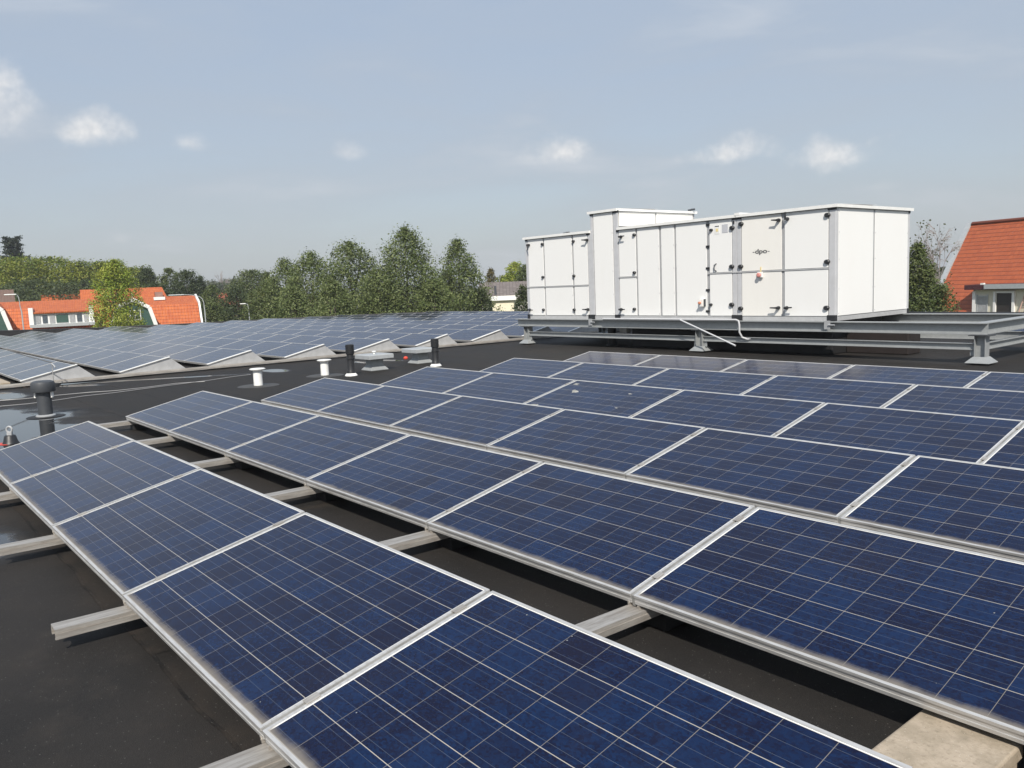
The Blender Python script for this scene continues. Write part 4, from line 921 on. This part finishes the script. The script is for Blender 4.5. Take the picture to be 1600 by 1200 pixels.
def bare_tree(px, top, D, width, label, m=TWIG, leaves=0, base=3, seed=1, lm=L_FAR, th=1., droop=.0):
    R = random.Random(seed); tip = atd(px, top, D); Rw = width/2*D/FPX; Ht = tip.z-ZG
    t = thing('bare_tree', label, 'tree', (tip.x, tip.y, ZG)); mb = MB(); ends = []
    def br(p, d, L, r, lev):
        q = p+d*L; mid = p.lerp(q, .5)+Vector((R.uniform(-1, 1), R.uniform(-1, 1), R.uniform(-1, 1)))*L*.06
        mb.tube([p, mid, q], [r, r*.8, r*.6], 4 if lev > 1 else 6, False)
        if lev >= 5: ends.append(q); return
        for i in range(3 if lev < 4 else 4):
            a = R.uniform(0, 2*pi); s = R.uniform(.35, .75)
            v = (d+Vector((cos(a)*s, sin(a)*s, R.uniform(-.1, .25)-droop*lev*.12))).normalized()
            br(p.lerp(q, R.uniform(.55, 1.)), v, L*R.uniform(.6, .82), max(r*.55, .008*th), lev+1)
        if lev < 2: br(q, (d+Vector((R.uniform(-.1, .1), R.uniform(-.1, .1), .3))).normalized(), L*.75, r*.7, lev+1)
    br(Vector((0, 0, 0)), Vector((0, 0, 1)), Ht*.33, .16*th, 0)
    mx = max(v[2] for v in mb.v); wx = sorted((v[0]**2+v[1]**2)**.5 for v in mb.v)[int(len(mb.v)*.97)]
    mb.v = [(v[0]*Rw/wx, v[1]*Rw/wx, v[2]*Ht/mx) for v in mb.v]
    mb.build('branches', m, t)
    if leaves:
        E = np.array([(e.x*Rw/wx, e.y*Rw/wx, e.z*Ht/mx) for e in ends]); k = rng.integers(len(E), size=leaves)
        leaf_mesh('crown', E[k]+rng.normal(size=(leaves, 3))*.25, np.zeros((leaves, 3)), .16, lm, t)
    return t
GC = 'bushy olive trees in the row behind the roof'
tree(444, 408, 60, 74, 'small olive green bushy tree at the left end of the tree row', L_OLIVE, 'egg', 9000, .17, group=GC)
tree(485, 398, 58, 92, 'olive green bushy tree, second from the left of the tree row', L_OLIVE, 'egg', 11000, .17, group=GC)
tree(545, 381, 55, 100, 'rounded olive green tree left of the tallest tree in the row', L_OLIVE, 'egg', 14000, .17, group=GC)
tree(590, 425, 52, 80, 'lower bushy olive tree at the left foot of the tallest tree', L_OLIVE, 'round', 8000, .16, group=GC)
tree(632, 360, 52, 128, 'tallest pointed olive green tree in the middle of the tree row', L_OLIVE, 'cone', 21000, .16, group=GC)
tree(714, 378, 56, 96, 'pointed olive green tree at the right end of the tree row', L_OLIVE, 'cone', 13000, .17, group=GC)
tree(678, 440, 50, 70, 'low olive bush in front, right of the tallest tree', L_OLIVE, 'round', 7000, .15, group=GC)
tree(418, 444, 62, 60, 'low dark bush left of the olive tree row', L_MID, 'round', 5000, .18)
tree(455, 452, 52, 60, 'low olive bush in front of the left end of the tree row', L_OLIVE, 'round', 5000, .16, group=GC)
tree(520, 446, 50, 70, 'low olive bush in front of the rounded olive tree', L_OLIVE, 'round', 6000, .16, group=GC)
# left side
GH = 'broad green trees behind the orange roofs'
for i, (px, top, D, wd, lb) in enumerate(((-25, 402, 104, 120, 'broad yellow-green tree at the far left edge'), (30, 404, 100, 105, 'broad yellow-green tree left of the white dormer window'), (78, 403, 102, 100, 'broad green tree above the white dormer window'), (122, 411, 100, 90, 'broad green tree between dormer window and birch'), (160, 412, 102, 80, 'broad green tree straight behind the yellow-green birch'), (205, 420, 104, 80, 'green tree right of the birch top'))):
    tree(px, top, D, wd, lb, L_HEDGE, 'wide', 15000, .27, group=GH, clump=60)
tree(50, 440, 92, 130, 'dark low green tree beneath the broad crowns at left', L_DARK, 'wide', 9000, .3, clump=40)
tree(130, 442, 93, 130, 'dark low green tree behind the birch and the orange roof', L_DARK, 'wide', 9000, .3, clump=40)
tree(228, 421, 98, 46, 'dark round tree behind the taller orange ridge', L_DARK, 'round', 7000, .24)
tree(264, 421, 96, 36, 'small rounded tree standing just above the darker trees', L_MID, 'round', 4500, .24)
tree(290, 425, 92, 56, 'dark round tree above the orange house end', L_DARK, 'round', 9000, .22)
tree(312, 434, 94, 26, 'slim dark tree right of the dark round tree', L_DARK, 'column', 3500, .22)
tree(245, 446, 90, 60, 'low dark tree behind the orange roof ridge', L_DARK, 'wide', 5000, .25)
tree(330, 448, 85, 40, 'mid green tree behind the thin street lamp', L_MID, 'round', 5000, .22)
tree(330, 476, 74, 46, 'low yellowish green bush behind the thin street lamp', L_MID, 'round', 5000, .18)
tree(392, 424, 108, 72, 'large round green tree above the distant red roofs', L_MID, 'round', 12000, .27)
tree(416, 427, 106, 34, 'narrow green tree right of the large round tree', L_MID, 'column', 5000, .25)
tree(369, 449, 80, 46, 'green tree between the two distant red roofs', L_DARK, 'round', 7000, .2)
tree(400, 456, 78, 50, 'green bushy tree in front of the bright red roof', L_MID, 'round', 7000, .2)
tree(355, 484, 76, 24, 'low dark bush below the distant red roof', L_DARK, 'round', 2500, .18)
tree(177, 409, 60, 68, 'yellow-green birch in front of the orange houses', L_YEL, 'egg', 13500, .155, name='birch_tree', bark=BIRCH, clump=110)
def pine(px, top, D, width, label):
    tip = atd(px, top, D); R = width/2*D/FPX; Ht = tip.z-ZG
    t = thing('pine_tree', label, 'tree', (tip.x, tip.y, ZG)); tb = MB(); tb.tube([(0, 0, 0), (.1, 0, Ht*.5), (0, 0, Ht*.98)], [.4, .28, .05], 8); L = []
    for i in range(46):
        q = (i/45)**.8; z = Ht*(.45+.53*q); a = i*2.4; ln = R*(1.15-.85*q)*rng.uniform(.65, 1.15)
        e = np.array([cos(a)*ln, sin(a)*ln, z+ln*rng.uniform(.05, .4)]); b0 = np.array([0, 0, z-.3])
        tb.tube([tuple(b0), tuple((b0+e)/2-np.array([0, 0, .15])), tuple(e)], [.09, .06, .02], 5)
        u = rng.uniform(.25, 1.08, 190)[:, None]; L.append(b0+(e-b0)*u+rng.normal(size=(190, 3))*np.array([.34, .34, .13])*(1.25-.6*u))
    L = np.concatenate(L); leaf_mesh('crown', L, np.zeros_like(L)+np.array([0, 0, .5]), .3, L_PINE, t); tb.build('trunk', BARK, t)
pine(18, 370, 125, 62, 'dark spreading pine rising at the far left')
bare_tree(345, 421, 170, 38, 'distant bare grey tree on the horizon', leaves=0, seed=3, th=2.2)
for i, (px, top, D, wd) in enumerate(((325, 440, 190, 60), (365, 437, 200, 70), (300, 446, 180, 60), (345, 443, 160, 60))):
    tree(px, top, D, wd, ['hazy distant tree left of the bare grey tree', 'hazy distant tree right of the bare grey tree', 'hazy distant tree behind the dark round trees', 'hazy low distant tree beneath the bare grey tree'][i], L_FAR, 'wide', 4500, .5)
# near the unit
tree(767, 422, 95, 24, 'small brownish tree above the grey-brown roof', leaf('leaves_brownish', (.10, .085, .03), (.14, .11, .04), (.18, .15, .06)), 'round', 3000, .22)
tree(804, 412, 92, 40, 'bright green tree left of the white unit', L_YEL, 'round', 7000, .22)
tree(785, 433, 100, 50, 'low green tree behind the grey-brown roof', L_HEDGE, 'wide', 4000, .25)
tree(820, 416, 90, 40, 'green tree right behind the left end of the white unit', L_MID, 'round', 5000, .22)
tree(817, 450, 50, 34, 'dark green bush beside the left end of the white unit', L_DARK, 'column', 6000, .13)
tree(752, 456, 55, 34, 'dark bush at the foot of the right end of the tree row', L_DARK, 'round', 4000, .15)
tree(1434, 386, 36, 62, 'dark green leafy tree beside the right end of the white unit', L_MID, 'column', 12000, .125)
tree(1472, 449, 34, 46, 'dark green leafy bush in front of the red tiled roof', L_MID, 'round', 5500, .11)
bare_tree(1470, 340, 46, 84, 'sparse pale birch with few leaves left of the red tiled roof', TWIG, leaves=260, seed=11, th=.8, droop=1.)
# distant wooded horizon reads as one mass
n = 60000; aa = rng.uniform(YAW-.9, YAW+.9, n); dd = rng.uniform(260, 420, n)
hh = rng.uniform(0, 1, n)**.7*(6.3+1.3*np.sin(aa*37)+1.*np.sin(aa*91))
Cc = np.stack([CAM.x+np.sin(aa)*dd, CAM.y+np.cos(aa)*dd, ZG+hh], 1)
o = leaf_mesh('distant_woodland', Cc, np.zeros((n, 3))+np.array([0, 0, .4]), 2.4, L_FAR, None); tag(o, 'distant hazy woodland along the horizon', 'woodland', kind='stuff')
# thin summer haze in the air round the whole place
hz_ = MB().box(-460, -460, -6, 460, 460, 14); hm = bpy.data.materials.new('haze'); hm.use_nodes = True; hm.node_tree.nodes.clear()
pv = hm.node_tree.nodes.new('ShaderNodeVolumePrincipled'); pv.inputs['Color'].default_value = (.88, .93, 1, 1); pv.inputs['Density'].default_value = .00045; pv.inputs['Anisotropy'].default_value = .0
ho = hm.node_tree.nodes.new('ShaderNodeOutputMaterial'); hm.node_tree.links.new(pv.outputs[0], ho.inputs['Volume'])
hz_.build('haze', hm)['kind'] = 'stuff'
# end
bpy.context.view_layer.update()
